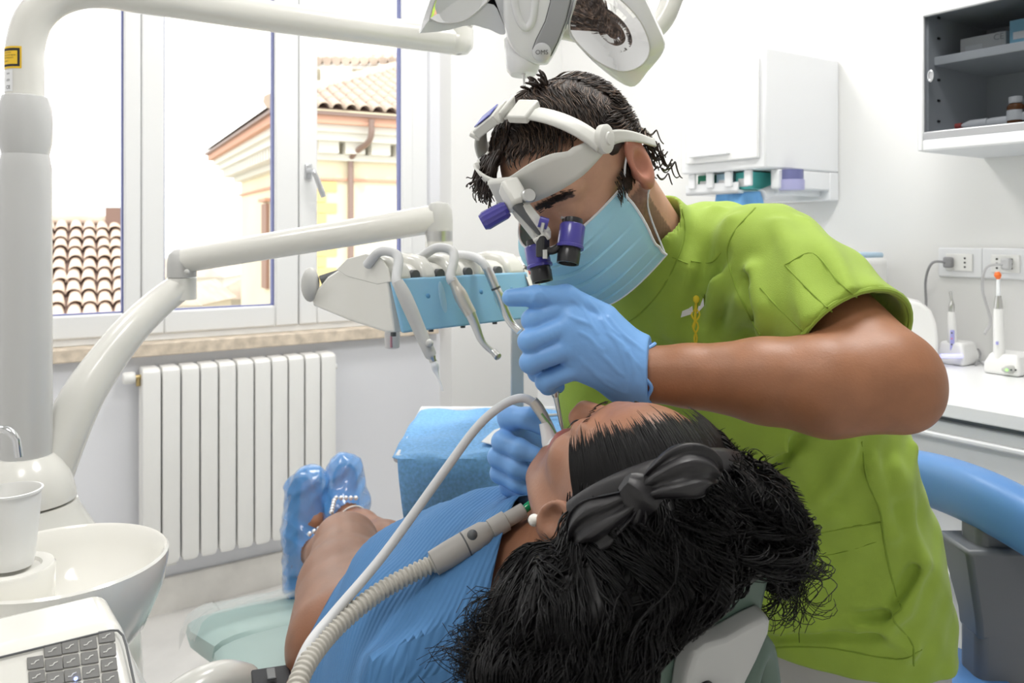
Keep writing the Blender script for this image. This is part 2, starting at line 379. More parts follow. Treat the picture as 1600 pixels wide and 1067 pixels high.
h.build('handle', m_alu, s3); MB().box(R(hp, FQ1+.004, hz), (.03, .012, .062), RM).build('handle_plate', m_alu, s3, bevel=.01, seg=4)
# ================================================================== RADIATOR
m_rad = mat('radiator_enamel', (.90, .90, .88), .32)
pl0 = onq(222, 700, 0)[0]; pr0 = onq(527, 700, 0)[0]; rz1 = onq(222, 578, 0)[1]; rz0 = onq(229, 890, 0)[1]
rad = thing('radiator', 'white aluminium radiator of eleven ribs under the window', 'radiator', R((pl0+pr0)/2, -.05, rz0)); rw = (pr0-pl0)/11
sec_me = None
for i in range(11):
    a = pl0+rw*i; c = R(a+rw/2, -.045, (rz0+rz1)/2)
    if sec_me is None:
        s = MB(); hh = (rz1-rz0)/2
        def ring(z, k=1., dq=0.):
            o = [(-.455*rw, .02), (-.455*rw, -.03), (.455*rw, -.03), (.455*rw, .02), (.455*rw, .040), (.18*rw, .045), (-.18*rw, .045), (-.455*rw, .040)]
            return [WD*x*k+ND*(y+dq)+ZU*z for x, y in o]
        s.loft([ring(-hh, .8, -.006), ring(-hh+.02), ring(hh-.03), ring(hh-.010, 1, -.004), ring(hh, .9, -.022)])
        s.loft([[WD*x+ND*y+ZU*z for x, y in ((-.5*rw, -.02), (-.5*rw, -.005), (.5*rw, -.005), (.5*rw, -.02))] for z in (-hh+.05, hh-.05)])
        o = s.build('radiator_section', m_rad, rad, bevel=.003); o.data.transform(Matrix.Translation(Vector(tuple(np.array(rad.location))))); sec_me = o.data
    else: o = put(bpy.data.objects.new('radiator_section', sec_me), rad)
    if i > 0:
        b = o.modifiers.new('bevel', 'BEVEL'); b.width = .003; b.segments = 2; b.limit_method = 'ANGLE'
    o.location = tuple(c-np.array(rad.location))
vp, vz = onq(198, 592, -.03)
m_wplast = mat('white_plastic', (.88, .88, .86), .35); m_brass = mat('brass_fitting', (.55, .42, .2), .35, .9); m_chrome = mat('chrome', (.75, .76, .78), .12, 1.)
MB().lathe(R(vp-.012, -.045, vz), WD, [(.0, 0), (.017, .002), (.021, .008), (.021, .034), (.017, .04)], 20).build('valve_knob', m_wplast, rad)
MB().cyl(R(vp+.028, -.045, vz), R(pl0+.01, -.045, vz), .009).cyl(R(vp+.038, -.045, vz), R(vp+.038, -.045, vz-.03), .007).build('valve', m_brass, rad)
MB().cyl(R(vp+.036, -.045, vz), R(vp+.036, -.097, vz-.02), .006).build('supply_pipe', m_chrome, rad)
MB().cyl(R(pr0, -.045, rz1-.06), R(pr0+.014, -.045, rz1-.06), .011).build('end_plug', m_wplast, rad)
MB().rbox(pl0+.02+rw, pl0+.05+rw, -.098, -.07, rz0-.0, rz0+.05).rbox(pl0+.02+rw, pl0+.05+rw, -.075, -.02, rz0-.012, rz0+.001).build('bracket', m_wplast, rad)
# ================================================================== OUTDOORS
m_tile = mat('terracotta_tile', (.62, .50, .42), .85, var=.35, vscale=1.2, bump=.3, bscale=20)
m_tiledark = mat('roof_underlay', (.20, .13, .11), .9)
m_cream = mat('stucco_cream', (.80, .72, .55), .9, var=.08, vscale=.8)
m_white_s = mat('stucco_white', (.74, .72, .68), .9)
m_pinkband = mat('eave_terracotta_band', (.62, .36, .27), .9)
m_gutter = mat('copper_gutter', (.28, .20, .18), .5, .4)
m_quoin = mat('quoin_ochre', (.80, .60, .25), .9)
m_shut = mat('shutter_brown', (.33, .20, .16), .7)
struct('ground', MB().box((0, 60, -9), (400, 160, .5)), mat('town_ground', (.45, .45, .38), .95, var=.3, vscale=.2), smooth=False)
# --- near tiled roof
v2 = unit(V(-.53, 1, 0)); e2 = V(v2[1], -v2[0], 0); slope = math.tan(math.radians(25))
ridge = P(192, 350, 14.0)
roof = thing('tiled_roof', 'weathered terracotta barrel-tile roof of the neighbouring house outside the window', 'roof', ridge)
def rp(a, s, dz=0): return ridge+e2*a-v2*s*math.cos(math.radians(25))-ZU*(s*math.sin(math.radians(25)))+ZU*dz
MB().prism([rp(-2.6, 0), rp(.05, 0), rp(.05, 6), rp(-2.6, 6)], (0, 0, -.15)).build('roof_deck', m_tiledark, roof, smooth=False)
bm_ = None; n_up = np.cross(e2, -v2*math.cos(math.radians(25))-ZU*math.sin(math.radians(25))); n_up = unit(n_up*np.sign(n_up[2]))
ds = unit(-v2*math.cos(math.radians(25))-ZU*math.sin(math.radians(25)))
for c in range(12):
    for r in range(13):
        if bm_ is None:
            t = MB(); rings = []
            for s_, rr in ((0, .060), (.43, .098)):
                rings.append([e2*rr*math.cos(math.pi*k/7)+n_up*rr*.9*math.sin(math.pi*k/7)+ds*s_+n_up*(.035*s_/.43) for k in range(8)])
            t.loft(rings, cap=False, close=False); o = t.build('roof_tile', m_tile, roof, solid=.016); o.data.transform(Matrix.Translation(Vector(tuple(ridge)))); bm_ = o.data
        else:
            o = put(bpy.data.objects.new('roof_tile', bm_), roof); sm = o.modifiers.new('solid', 'SOLIDIFY'); sm.thickness = .016; sm.offset = 0
        o.location = tuple(rp(-.12-.2*c+random.uniform(-.012, .012), .36*r+random.uniform(-.02, .02), .02+random.uniform(0, .012))-ridge)
        o.rotation_euler = (0, 0, random.uniform(-.03, .03))
MB().tube([rp(-2.6, -.02, .05), rp(.05, -.02, .05)], .09, 10).build('ridge_cap', m_tile, roof)
MB().box(rp(-.10, .12, .16), (.26, .26, .34)).build('chimney', m_tiledark, roof, smooth=False)
MB().box(rp(-1.3, 3, -3.6), (2.4, 3.6, 5.2), np.array([e2, v2, ZU]).T).build('wall', m_cream, roof, smooth=False)
# --- villa
Cv = P(482, 365, 12.0); eL = unit(V(-665, 1254, 0)); eR = V(eL[1], -eL[0], 0); VM = np.array([eR, eL, ZU]).T
villa = thing('villa', 'cream villa with moulded cornice, ochre quoins and tiled roof outside the window', 'building', V(Cv[0], Cv[1], -8))
def vv(r, l, z): return V(Cv[0], Cv[1], 0)+eR*r+eL*l+ZU*z
def vbox(mb, r0, r1, l0, l1, z0, z1): return mb.box(vv((r0+r1)/2, (l0+l1)/2, (z0+z1)/2), (abs(r1-r0), abs(l1-l0), abs(z1-z0)), VM)
zz = lambda y: CAMH+(HORY-y)/FPX*12.0
vbox(MB(), 0, 6, 0, 5.9, -8, zz(196)).build('wall', m_cream, villa, smooth=False)
vbox(MB(), -.14, 6, -.14, 6.0, zz(250), zz(240)).build('string_course', m_white_s, villa, smooth=False)
vbox(MB(), -.05, 6, -.05, 5.95, zz(281), zz(277)).build('moulding', m_pinkband, villa, smooth=False)
vbox(vbox(MB(), -.42, 6, -.42, 6.3, zz(222), zz(210)), -.5, 6, -.5, 6.4, zz(210), zz(199)).build('cornice', m_white_s, villa, smooth=False)
vbox(MB(), -.60, 6, -.60, 6.5, zz(199), zz(187)).build('eave_band', m_pinkband, villa, smooth=False)
vbox(MB(), -.66, 6, -.66, 6.55, zz(187), zz(182)).build('gutter', m_gutter, villa, smooth=False)
for i in range(26):
    vbox(MB(), -.36, -.02, .0+.235*i, .14+.235*i, zz(240), zz(222)).build('cornice_bracket', m_white_s, villa, smooth=False)
for i in range(8):
    vbox(MB(), .08+.40*i, .38+.40*i, -.30, -.02, zz(240), zz(222)).build('cornice_bracket', m_white_s, villa, smooth=False)
for i in range(11):
    w_ = .42 if i % 2 == 0 else .26
    vbox(MB(), -.03, w_, -.03, w_, zz(298+17*i), zz(283+17*i)).build('quoin', m_quoin, villa, smooth=False)
MB().tube(cr([vv(.75, -.7, zz(190)), vv(.75, -.6, zz(222)), vv(.62, -.12, zz(245)), vv(.62, -.09, zz(300)), vv(.62, -.09, -8)], 4), .045, 8).build('downpipe', m_gutter, villa)
for l0, l1 in ((2.9, 3.35), (1.0, 1.6)):
    sh = vbox(MB(), -.06, .02, l0, l1, zz(470), zz(308)).build('shutter', m_shut, villa, smooth=False)
    vbox(MB(), -.1, .0, l0-.1, l1+.1, zz(304), zz(298)).build('lintel', m_pinkband, sh, smooth=False)
vbox(MB(), -.03, .03, 2.2, 2.7, zz(468), zz(330)).build('window', m_white_s, villa, smooth=False)
zr = zz(180)
MB().add([vv(-.7, -.7, zr), vv(6, -.7, zr), vv(6, 3.0, zr+1.5), vv(2.6, 3.0, zr+1.5), vv(-.7, 6.6, zr)], [(0, 1, 2, 3), (0, 3, 4)]).build('roof', m_tiledark, villa, smooth=False)
vroof = bpy.data.objects['roof']; tm = None; sl = unit(eL*3.7+ZU*1.5)
nrm = np.cross(eR, sl)
for c in range(20):
    for r in range(9):
        x = -.55+.2*c; s0 = .40*r
        if x < -.6+ (s0)*.82: continue
        if tm is None:
            t = MB(); t.loft([[eR*rr*math.cos(math.pi*k/6)+nrm*rr*.9*math.sin(math.pi*k/6)+sl*s_ for k in range(7)] for s_, rr in ((0, .092), (.46, .075))], cap=False, close=False)
            o = t.build('roof_tile', m_tile, vroof, solid=.018); o.data.transform(Matrix.Translation(Vector(tuple(np.array(villa.location))))); tm = o.data
        else:
            o = put(bpy.data.objects.new('roof_tile', tm), vroof); sm = o.modifiers.new('solid', 'SOLIDIFY'); sm.thickness = .018; sm.offset = 0
        o.location = tuple(vv(x, -.7, zr)+sl*s0+nrm*.02-np.array(villa.location))
for k in range(14):
    a = vv(-.7, -.7, zr)+(vv(2.6, 3.0, zr+1.5)-vv(-.7, -.7, zr))*k/14; b = vv(-.7, -.7, zr)+(vv(2.6, 3.0, zr+1.5)-vv(-.7, -.7, zr))*(k+1.15)/14
    MB().tube([a+ZU*.05, b+ZU*.08], [.11, .09], 8).build('ridge_tile', m_tile, vroof)
# --- taller house behind with the air conditioner
house = thing('house', 'pale cream house with a tiled eave rising behind the villa roof', 'building', V(*(P(560, 140, 20)[:2]), -8))
c = P(565, 200, 21)
MB().box((c[0], c[1]+2, -1.6), (3.6, 4, 12.9)).build('wall', m_cream, house, smooth=False)
yt = P(565, 100, 20)[2]
MB().box((c[0], c[1]+1.6, yt), (4.0, 4.6, .12)).build('eave', m_white_s, house, smooth=False)
for k in range(17):
    MB().tube([V(c[0]-1.9+.235*k, c[1]-.8, yt+.12), V(c[0]-1.9+.235*k, c[1]+1.5, yt+.75)], .11, 8).build('roof_tile', m_tile, house)
ac = thing('air_conditioner', 'white outdoor air conditioner unit with round fan grille on the house wall', 'air conditioner', P(524, 122, 20.0))
a0 = np.array(ac.location)
MB().box(a0+V(0, .2, 0), (.74, .4, .56)).build('casing', m_wplast, ac, bevel=.03)
MB().lathe(a0+V(-.02, -.0, 0), V(0, -1, 0), [(.20, 0), (.2, .02), (.16, .03), (0, .03)], 24).build('fan_grille', mat('ac_grille', (.45, .46, .48), .6), ac)
MB().rbox(0, .01, 0, .01, 0, .01)
# --- low roofs and hills further off
for i, (px, py, d, w_, l_, hh) in enumerate(((318, 428, 30, 3.2, 4, 1.0), (392, 462, 24, 2.0, 2, .6), (296, 470, 21, 1.6, 2, .5))):
    b = P(px, py, d); h_ = thing('low_house', ('low pale house with a broad gabled roof below the hills', 'low pale house with a gabled roof beside the villa wall', 'low pale house with a gabled roof nearest the window mullion')[i], 'building', V(b[0], b[1], -8))
    MB().box((b[0], b[1], (b[2]-8)/2), (w_*.92, l_, b[2]+8)).build('wall', m_white_s, h_, smooth=False)
    MB().prism([V(b[0]-w_/2, b[1]-l_/2-.3, b[2]), V(b[0]+w_/2, b[1]-l_/2-.3, b[2]), V(b[0]+.2, b[1]-l_/2-.3, b[2]+hh)], (0, l_+.6, 0)).build('roof', mat('pale_roof', (.66, .56, .5), .9, var=.2, vscale=3), h_, smooth=False)
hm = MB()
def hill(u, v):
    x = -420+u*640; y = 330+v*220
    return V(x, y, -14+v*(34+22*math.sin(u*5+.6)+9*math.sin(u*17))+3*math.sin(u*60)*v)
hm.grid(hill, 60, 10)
struct('hills', hm, mat('hazy_hill', (.72, .78, .80), 1., var=.25, vscale=.05))  # distance haze put into the pale hill colour
# ================================================================== DENTAL EQUIPMENT
m_uw = mat('unit_white', (.74, .735, .69), .22, coat=.4)
m_ug = mat('unit_column_grey', (.55, .555, .55), .25, coat=.3)
m_joint = mat('joint_grey', (.50, .50, .49), .4)
m_steel = mat('brushed_steel', (.58, .58, .57), .28, 1.)
m_black = mat('black_plastic', (.02, .02, .022), .35)
m_dgrey = mat('dark_grey_plastic', (.10, .105, .11), .4)
m_lgrey = mat('light_grey_plastic', (.55, .55, .53), .4)
m_rub = mat('grey_silicone', (.50, .49, .47), .55)
m_cer = mat('ceramic_white', (.86, .85, .80), .1, coat=.5)
m_yel = mat('label_yellow', (.85, .55, .03), .5); m_ink = mat('label_ink', (.015, .015, .02), .6); m_lab = mat('label_white', (.82, .83, .84), .5)
m_print = mat('grey_print', (.33, .34, .36), .5)
def onplane(px, py, o, n):
    r = P(px, py, 1.0)-V(0, 0, CAMH); n = np.asarray(n, float); t = np.dot(np.asarray(o)-V(0, 0, CAMH), n)/np.dot(r, n); return V(0, 0, CAMH)+r*t
def text_mesh(s, size):
    cu = bpy.data.curves.new('t', 'FONT'); cu.body = s; cu.size = size; cu.align_x = 'CENTER'; cu.align_y = 'CENTER'; cu.resolution_u = 3
    o = bpy.data.objects.new('t', cu); COL.objects.link(o); dg = bpy.context.evaluated_depsgraph_get(); dg.update(); me = o.evaluated_get(dg).to_mesh()
    v = np.array([list(x.co) for x in me.vertices]) if len(me.vertices) else np.zeros((0, 3)); f = [tuple(p.vertices) for p in me.polygons]
    o.evaluated_get(dg).to_mesh_clear(); bpy.data.objects.remove(o); bpy.data.curves.remove(cu); return v, f
def decal(name, s, size, c, ex, ey, m, parent, off=0.0005):
    v, f = text_mesh(s, size); n = unit(np.cross(ex, ey)); ex = unit(ex); ey = unit(ey)
    return mesh_obj(name, [np.asarray(c)+ex*a[0]+ey*a[1]+n*off for a in v], f, m, parent, smooth=False)
# ------------------------------------------------------------------ dental unit: column, body, bowl, keypad
cx, cy = P(40, 400, 1.5)[:2]
unit_t = thing('dental_unit', 'white dental unit with tall grey column, ceramic spittoon bowl and keypad', 'dental unit', (cx, cy, 0))
zc = lambda y: CAMH-(y-HORY)/FPX*1.5
px_ = 1.5/FPX
MB().lathe((cx, cy, 0), ZU, [(37*px_, zc(712)), (37*px_, zc(420)), (36*px_, zc(262)), (33*px_, zc(243)), (32*px_, zc(240))], 40).build('column', m_ug, unit_t)
MB().lathe((cx, cy, 0), ZU, [(32.5*px_, zc(242)), (36.5*px_, zc(222)), (37.5*px_, zc(190)), (36*px_, zc(168)), (32*px_, zc(152)), (28*px_, zc(150))], 40).build('column_sleeve', m_ug, unit_t)
MB().lathe((cx, cy, 0), ZU, [(.080, zc(784)), (.085, zc(782)), (.083, zc(768)), (.074, zc(742)), (.060, zc(722)), (.048, zc(711)), (.03, zc(710))], 40).build('column_foot', m_uw, unit_t)
MB().lathe((cx, cy, 0), ZU, [(.20, 0), (.20, .5), (.19, zc(960)), (.15, zc(880)), (.115, zc(835)), (.092, zc(800)), (.086, zc(786)), (.05, zc(785))], 40).build('body', m_uw, unit_t)
MB().sphere(P(52, 762, 1.42), .006).build('body_button', m_lgrey, unit_t)
bump_c = P(150, 838, 1.46)
MB().sphere(bump_c, (.03, .03, .022)).build('arm_foot_cover', m_uw, unit_t)
bc = P(98, 875, 1.10)
bo = MB().lathe((bc[0], bc[1], bc[2]), ZU, [(.03, -.15), (.07, -.14), (.105, -.10), (.128, -.045), (.134, -.01), (.134, .001), (.131, .004), (.127, .0), (.121, -.02), (.105, -.05), (.07, -.085), (.03, -.1), (.001, -.102)], 56, cap=False).build('spittoon_bowl', m_cer, unit_t)
MB().lathe((bc[0], bc[1], 0), ZU, [(.09, .45), (.10, .60), (.075, bc[2]-.14), (.03, bc[2]-.13)], 36).build('bowl_pedestal', m_uw, unit_t)
cupc = P(18, 884, 1.075)
MB().lathe((cupc[0], cupc[1], cupc[2]-.03), ZU, [(.05, -.03), (.052, .0), (.052, .027), (.05, .03), (.036, .0295), (.034, .025), (.001, .025)], 32).build('cup_ledge', m_cer, unit_t)
MB().tube(cr([P(-34, 800, 1.1), P(-30, 720, 1.1), P(-14, 680, 1.1), P(6, 671, 1.1), P(24, 684, 1.1), P(30, 714, 1.1)], 6), .0052, 14).build('spout', m_chrome, unit_t)
# keypad console
Tl, Tr, Br = P(-70, 1032, .72), P(190, 968, .80), P(238, 1130, .74)
Bl = onplane(-70, 1230, Tl, np.cross(Tr-Tl, Br-Tl))
bk = V(-.02, .085, -.005)
fn_ = unit(np.cross(Tr-Tl, Bl-Tl)); fn_ = fn_*(-1 if fn_[1] > 0 else 1)
Tl2, Tr2 = P(-70, 975, .80), P(166, 921, .885)
kp = MB().loft([[Tl, Bl, Bl+bk*2-ZU*.12, Tl2-ZU*.02, Tl2], [Tr, Br, Br+bk*2-ZU*.12, Tr2-ZU*.06, Tr2]])
kpo = kp.build('keypad_housing', m_uw, unit_t, bevel=.016, seg=5)
MB().box((bc[0]-.03, .93, .42), (.16, .2, .84)).build('keypad_arm', m_uw, unit_t, bevel=.02)
def onface(px, py, off=0.): return onplane(px, py, Tl, fn_)+fn_*off
bdr = [onface(*a, .0012) for a in ((-60, 1043), (172, 986), (184, 986), (192, 994), (197, 1010), (212, 1080))]
MB().tube(bdr, .0011, 6).build('keypad_border', m_dgrey, unit_t)
m_key = mat('key_grey', (.17, .17, .165), .5)
KX = [(43, 67), (69, 95), (97, 121), (125, 150), (154, 178)]
icons = MB()
for ci, (a, b) in enumerate(KX):
    for ri in range(4):
        y0 = 1004-(ci-2)*5.2+ri*22+(14 if ci == 0 else 0)-(6 if ci == 4 else 0)
        if ci == 0 and ri > 1: continue
        q = [(a+ri*2, y0+19), (a+ri*2-1, y0), (b+ri*2, y0-4), (b+ri*2+2, y0+15)]
        k = MB().prism([onface(*x, .0003) for x in q], fn_*.0014).build('key', m_key, unit_t, bevel=.0004, seg=1)
        c_ = (a+b)/2+ri*2; yy = y0+8
        MB().tube([onface(c_-7, yy+3, .002), onface(c_-2, yy+2, .002), onface(c_+1, yy-2, .002), onface(c_+6, yy-4, .002)], .0006, 5).build('key_symbol', mat('key_symbol', (.75, .75, .72), .5), k)
MB().sphere(onface(118, 1062, .002), .0016).build('status_led', mat('blue_led', (.2, .3, 1), .4, emit=4), unit_t)
# ------------------------------------------------------------------ cup
cup = thing('plastic_cup', 'white ribbed plastic rinsing cup on the spittoon ledge', 'cup', cupc)
prof = [(.001, .0), (.026, .0), (.0265, .004)]
for k in range(12): prof += [(.0272+.0055*k/12+(.0004 if k % 2 else 0), .008+.055*k/12)]
prof += [(.0335, .07), (.0352, .098), (.0375, .0985), (.0375, .101), (.035, .1015), (.034, .098), (.0322, .07), (.0265, .006), (.001, .004)]
MB().lathe(cupc+V(0, 0, .001), ZU, prof, 40, cap=False).build('cup_body', mat('cup_plastic', (.86, .86, .84), .4), cup)
# ------------------------------------------------------------------ operating light
ol = thing('operating_light', 'white dental operating light with two mirrored wings on a bent overhead pole', 'dental light', (cx, cy, zc(150)))
pole = cr([P(39, 152, 1.5), P(39, 110, 1.5), P(40, 70, 1.5), P(55, 27, 1.503), P(92, -3, 1.515), P(150, -14, 1.535), P(240, -2, 1.57), P(420, 25, 1.68), P(690, 61, 1.85), P(716, 64.5, 1.862)], 8)
MB().tube(pole, .0322, 28).build('pole', m_uw, ol)
J = P(718, 62, 1.864)
MB().lathe(J+V(0, 0, -.012), ZU, [(.001, -.022), (.02, -.02), (.031, -.006), (.0325, .01), (.0325, .035), (.03, .037)], 28).build('pole_end', m_uw, ol)
MB().lathe(J, ZU, [(.026, .022), (.026, .030)], 24).build('joint_ring', m_steel, ol)
MB().lathe(J, ZU, [(.031, .030), (.031, .10), (.025, .18)], 28).build('joint_post', m_uw, ol)
Lc = P(842, 10, 1.25)
MB().tube(cr([J+V(0, 0, .16), J+V(.02, -.05, .24), P(840, -190, 1.5), P(985, -150, 1.38), P(1052, -50, 1.33), P(1046, 10, 1.32), P(1018, 48, 1.32), P(960, 60, 1.31), P(880, 45, 1.30)], 7), .0175, 20).build('yoke_arm', m_uw, ol)
# labels on the pole
def pole_patch(y0, y1, a0, a1, r, m, nm, n=10):
    mb = MB(); mb.grid(lambda u, v: V(P(39, 0, 1.5)[0]+r*math.sin(math.radians(a0+(a1-a0)*u)), 1.5-r*math.cos(math.radians(a0+(a1-a0)*u)), zc(y0+(y1-y0)*v)), n, 2)
    return mb.build(nm, m, ol)
pole_patch(78, 112, -75, 22, .0327, m_yel, 'warning_label'); pole_patch(81, 109, -75, 17, .0329, m_ink, 'warning_label_border'); pole_patch(85, 105.5, -75, 10, .0331, m_yel, 'warning_label_field')
pole_patch(114, 147, -80, -5, .0327, m_lab, 'rating_label')
def pole_text(s, size, y, ang, m=m_ink, nm='label_text'):
    v, f = text_mesh(s, size); r = .0333; a = math.radians(ang)+v[:, 0]/r
    mesh_obj(nm, np.c_[P(39, 0, 1.5)[0]+r*np.sin(a), 1.5-r*np.cos(a), zc(y)+v[:, 1]], f, m, ol, smooth=False)
for s, y in (('LED RADIATION', 88), ('DO NOT STARE INTO BEAM', 92), ('CLASS 2 LED PRODUCT', 96), ('IEC 60825-1', 101)): pole_text(s, .0034, y, -32)
for s, y in (('CE', 141), ('24V', 120), ('LED', 130)): pole_text(s, .009 if s == 'CE' else .005, y, -22)
# lamp body
lm_white = mat('lamp_white', (.82, .83, .84), .25, coat=.4); m_mir = mat('lamp_mirror', (.92, .93, .95), .03, 1.)
m_silver = mat('lamp_silver_panel', (.42, .43, .45), .35, .3)
nB = unit(V(-.05, -.93, -.36))
def lampring(pts, off): return [onplane(a, b, Lc, nB)+nB*off for a, b in pts]
bodyo = [(786, -50), (785, 0), (787, 45), (797, 72), (812, 90), (834, 101), (856, 100), (868, 82), (878, 60), (890, 30), (900, -5), (908, -50)]
def shrink(pts, k, c=None): c = np.mean(pts, 0) if c is None else np.array(c); return [tuple(c+(np.array(p)-c)*k) for p in pts]
MB().loft([lampring(shrink(bodyo, .75), -.05), lampring(shrink(bodyo, .97), -.035), lampring(bodyo, -.01), lampring(bodyo, .012), lampring(shrink(bodyo, .96), .024), lampring(shrink(bodyo, .86), .03)]).build('lamp_body', lm_white, ol, bevel=.003, subsurf=1)
band = [(862, -40), (860, 0), (852, 30), (838, 58), (833, 72), (838, 84), (850, 88), (861, 82), (872, 60), (884, 28), (891, 0), (896, -40)]
MB().loft([lampring(band, .024), lampring(shrink(band, .985), .0305)]).build('front_panel', m_silver, ol, bevel=.002)
MB().tube(np.array(lampring(band, .029)+lampring(band[:1], .029)), .0012, 6).build('panel_seam', m_dgrey, ol)
ec = onplane(847, 77, Lc, nB)+nB*.0305
eb = MB().lathe(ec, nB, [(.0145, 0), (.0145, .0015), (.0135, .0022), (.001, .0022)], 32).build('emblem', mat('emblem_silver', (.72, .73, .75), .35, .4), ol)
eX = unit(np.cross(nB, ZU))*-1; eX = eX if eX[0] > 0 else -eX; eY = unit(np.cross(nB, eX)); eY = eY if eY[2] > 0 else -eY
decal('emblem_text', 'OMS', .0098, ec+nB*.0024, eX, eY, m_dgrey, eb, .0003)
hl = [onplane(a, b, Lc, nB)+nB*.028 for a, b in ((804, -20), (806, 5), (813, 28), (823, 40), (832, 30), (836, 5), (838, -20))]
MB().tube(cr(hl, 5), .0065, 12).build('handle_loop', lm_white, ol)
MB().lathe(P(816, 62, 1.285), V(.02, -.1, -1), [(.029, 0), (.0285, .03), (.026, .05), (.02, .058), (.001, .06)], 30).build('sensor_cup', lm_white, ol)
MB().lathe(P(818, 112, 1.27), V(.05, -.1, -1), [(.0032, -.003), (.0038, .002), (.0025, .006), (.0018, .02), (.0026, .023), (.001, .024)], 12).build('sensor_pin', m_steel, ol)
def wing(frame_px, mir_px, wc, n, facets, nm):
    n = unit(n); f = lambda pts, o: [onplane(a, b, wc, n)+n*o for a, b in pts]
    fr = [tuple(x) for x in cr(np.array(frame_px+[frame_px[0]]), 5)[:-1]]; mi = [tuple(x) for x in cr(np.array(mir_px+[mir_px[0]]), 5)[:-1]]
    assert len(fr) == len(mi)
    MB().loft([f(shrink(fr, .45), -.05), f(shrink(fr, .85), -.036), f(fr, -.012), f(fr, -.001), f(shrink(fr, .985), .002), [p+n*.0120 for p in f([tuple(np.array(m_)*1.0) for m_ in mi], 0)]], cap=False).build(nm, lm_white, ol)
    mb = MB(); c = np.mean(mi, 0); o3 = onplane(*c, wc, n)
    bb0, bb1 = np.min(mi, 0), np.max(mi, 0)
    # concave faceted dish
    rings = []
    for k in (1.0, .86, .7, .52, .34, .16):
        rings.append([p+n*(.0125-.009*(1-k*k)) for p in f(shrink(mi, k, c), 0)])
    mb.loft(rings, cap=False); mb.f.append(tuple(range(len(mb.v)-len(mi), len(mb.v))))
    o = mb.build('mirror', m_mir, ol, smooth=False)
    MB().tube(np.array(f(mi, .0125)+f(mi[:1], .0125)), .0012, 6, cap=False).build('mirror_rim', m_lgrey, ol)
    return o
wing([(890, 58), (935, 104), (985, 136), (1012, 112), (1038, 76), (1028, 40), (990, -30), (940, -60), (895, -45), (884, 5)],
     [(903, -2), (893, 45), (923, 84), (955, 104), (981, 109), (1007, 97), (1017, 71), (1002, 31), (968, -5), (930, -25)], P(968, 40, 1.22), V(-.27, -.887, -.372), 6, 'lamp_wing')
wing([(655, 52), (668, 10), (695, -45), (780, -50), (792, 48), (762, 45), (735, 39), (695, 48)],
     [(671, 26), (690, 33), (722, 30), (748, 12), (768, -15), (735, -38), (700, -30), (680, -3)], P(720, 10, 1.25), V(.1, -.86, -.5), 6, 'lamp_wing')
# ------------------------------------------------------------------ instrument arm + console
ic = thing('instrument_console', 'white dental instrument console with blue silicone pad on a jointed white arm', 'instrument console', P(700, 500, 1.35)*V(1, 1, 0)+V(0, 0, 1.19))
ap = np.array([[*P(62, 775, 1.53), .046], [*P(96, 690, 1.56), .043], [*P(127, 623, 1.59), .0405], [*P(165, 565, 1.63), .037], [*P(206, 514, 1.67), .034], [*P(243, 478, 1.71), .032], [*P(268, 458, 1.735), .031], [*P(284, 447, 1.75), .0305]])
ap = cr(ap, 6); MB().tube(ap[:, :3], ap[:, 3], 28).build('lower_arm', m_uw, ic)
e0 = P(284, 440, 1.75)
MB().lathe((e0[0], e0[1], 0), ZU, [(.031, CAMH-(468-HORY)/FPX*1.75), (.031, CAMH-(434-HORY)/FPX*1.75)], 28).build('elbow_sleeve', m_uw, ic)
zq = lambda y, d: CAMH-(y-HORY)/FPX*d
MB().lathe((e0[0], e0[1], 0), ZU, [(.0305, zq(433, 1.75)), (.0305, zq(412, 1.75)), (.027, zq(398, 1.75)), (.016, zq(390, 1.75)), (.001, zq(388, 1.75))], 28).build('elbow_cap', m_joint, ic)
A0, A1 = P(288, 406, 1.75), P(684, 341, 1.62)
MB().tube([A0, A0*.97+A1*.03, A1], [.026, .0285, .0285], 28).build('upper_arm', m_uw, ic)
MB().sphere(P(292, 425, 1.71), .006).build('elbow_screw', m_lgrey, ic)
f0 = P(686, 345, 1.62)
MB().lathe((f0[0], f0[1], 0), ZU, [(.0278, zq(361, 1.62)), (.0278, zq(345, 1.62)), (.026, zq(328, 1.62)), (.019, zq(318, 1.62)), (.001, zq(314, 1.62))], 28).build('wrist_cap', m_lgrey, ic)
MB().lathe((f0[0], f0[1], 0), ZU, [(.0278, zq(377, 1.62)), (.0278, zq(361, 1.62))], 28).build('wrist_ring', m_steel, ic)
MB().lathe((f0[0], f0[1], 0), ZU, [(.0275, 1.24), (.0275, zq(377, 1.62))], 28).build('wrist_post', m_uw, ic)
cL = unit(V(.676, .737, 0)); cN = V(cL[1], -cL[0], 0); K0 = P(606, 440, 1.25)*V(1, 1, 0)
def kk(a, f, z): return K0+cL*a+cN*f+ZU*z       # along, toward front, height
prf = [(.020, 1.198), (.004, 1.275), (-.004, 1.292), (-.02, 1.300), (-.06, 1.305), (-.11, 1.297), (-.16, 1.277), (-.19, 1.255), (-.205, 1.235), (-.203, 1.226), (-.10, 1.208), (-.0, 1.196)]
CLEN = .72
MB().loft([[kk(a, f*s, 1.25+(z-1.25)*s) for f, z in prf] for a, s in ((-.004, .97), (.0, 1.), (CLEN, 1.), (CLEN+.02, .9))]).build('console_body', m_uw, ic, bevel=.006, seg=3)
def rib(a0, a1):
    pr = [(.014, 1.276), (.006, 1.296), (-.012, 1.312), (-.05, 1.318), (-.10, 1.309), (-.13, 1.290), (-.10, 1.28), (-.02, 1.27)]
    MB().loft([[kk(a, f, z) for f, z in pr] for a in (a0, a1)]).build('holder_rib', m_uw, ic, bevel=.008, seg=3)
slots = []
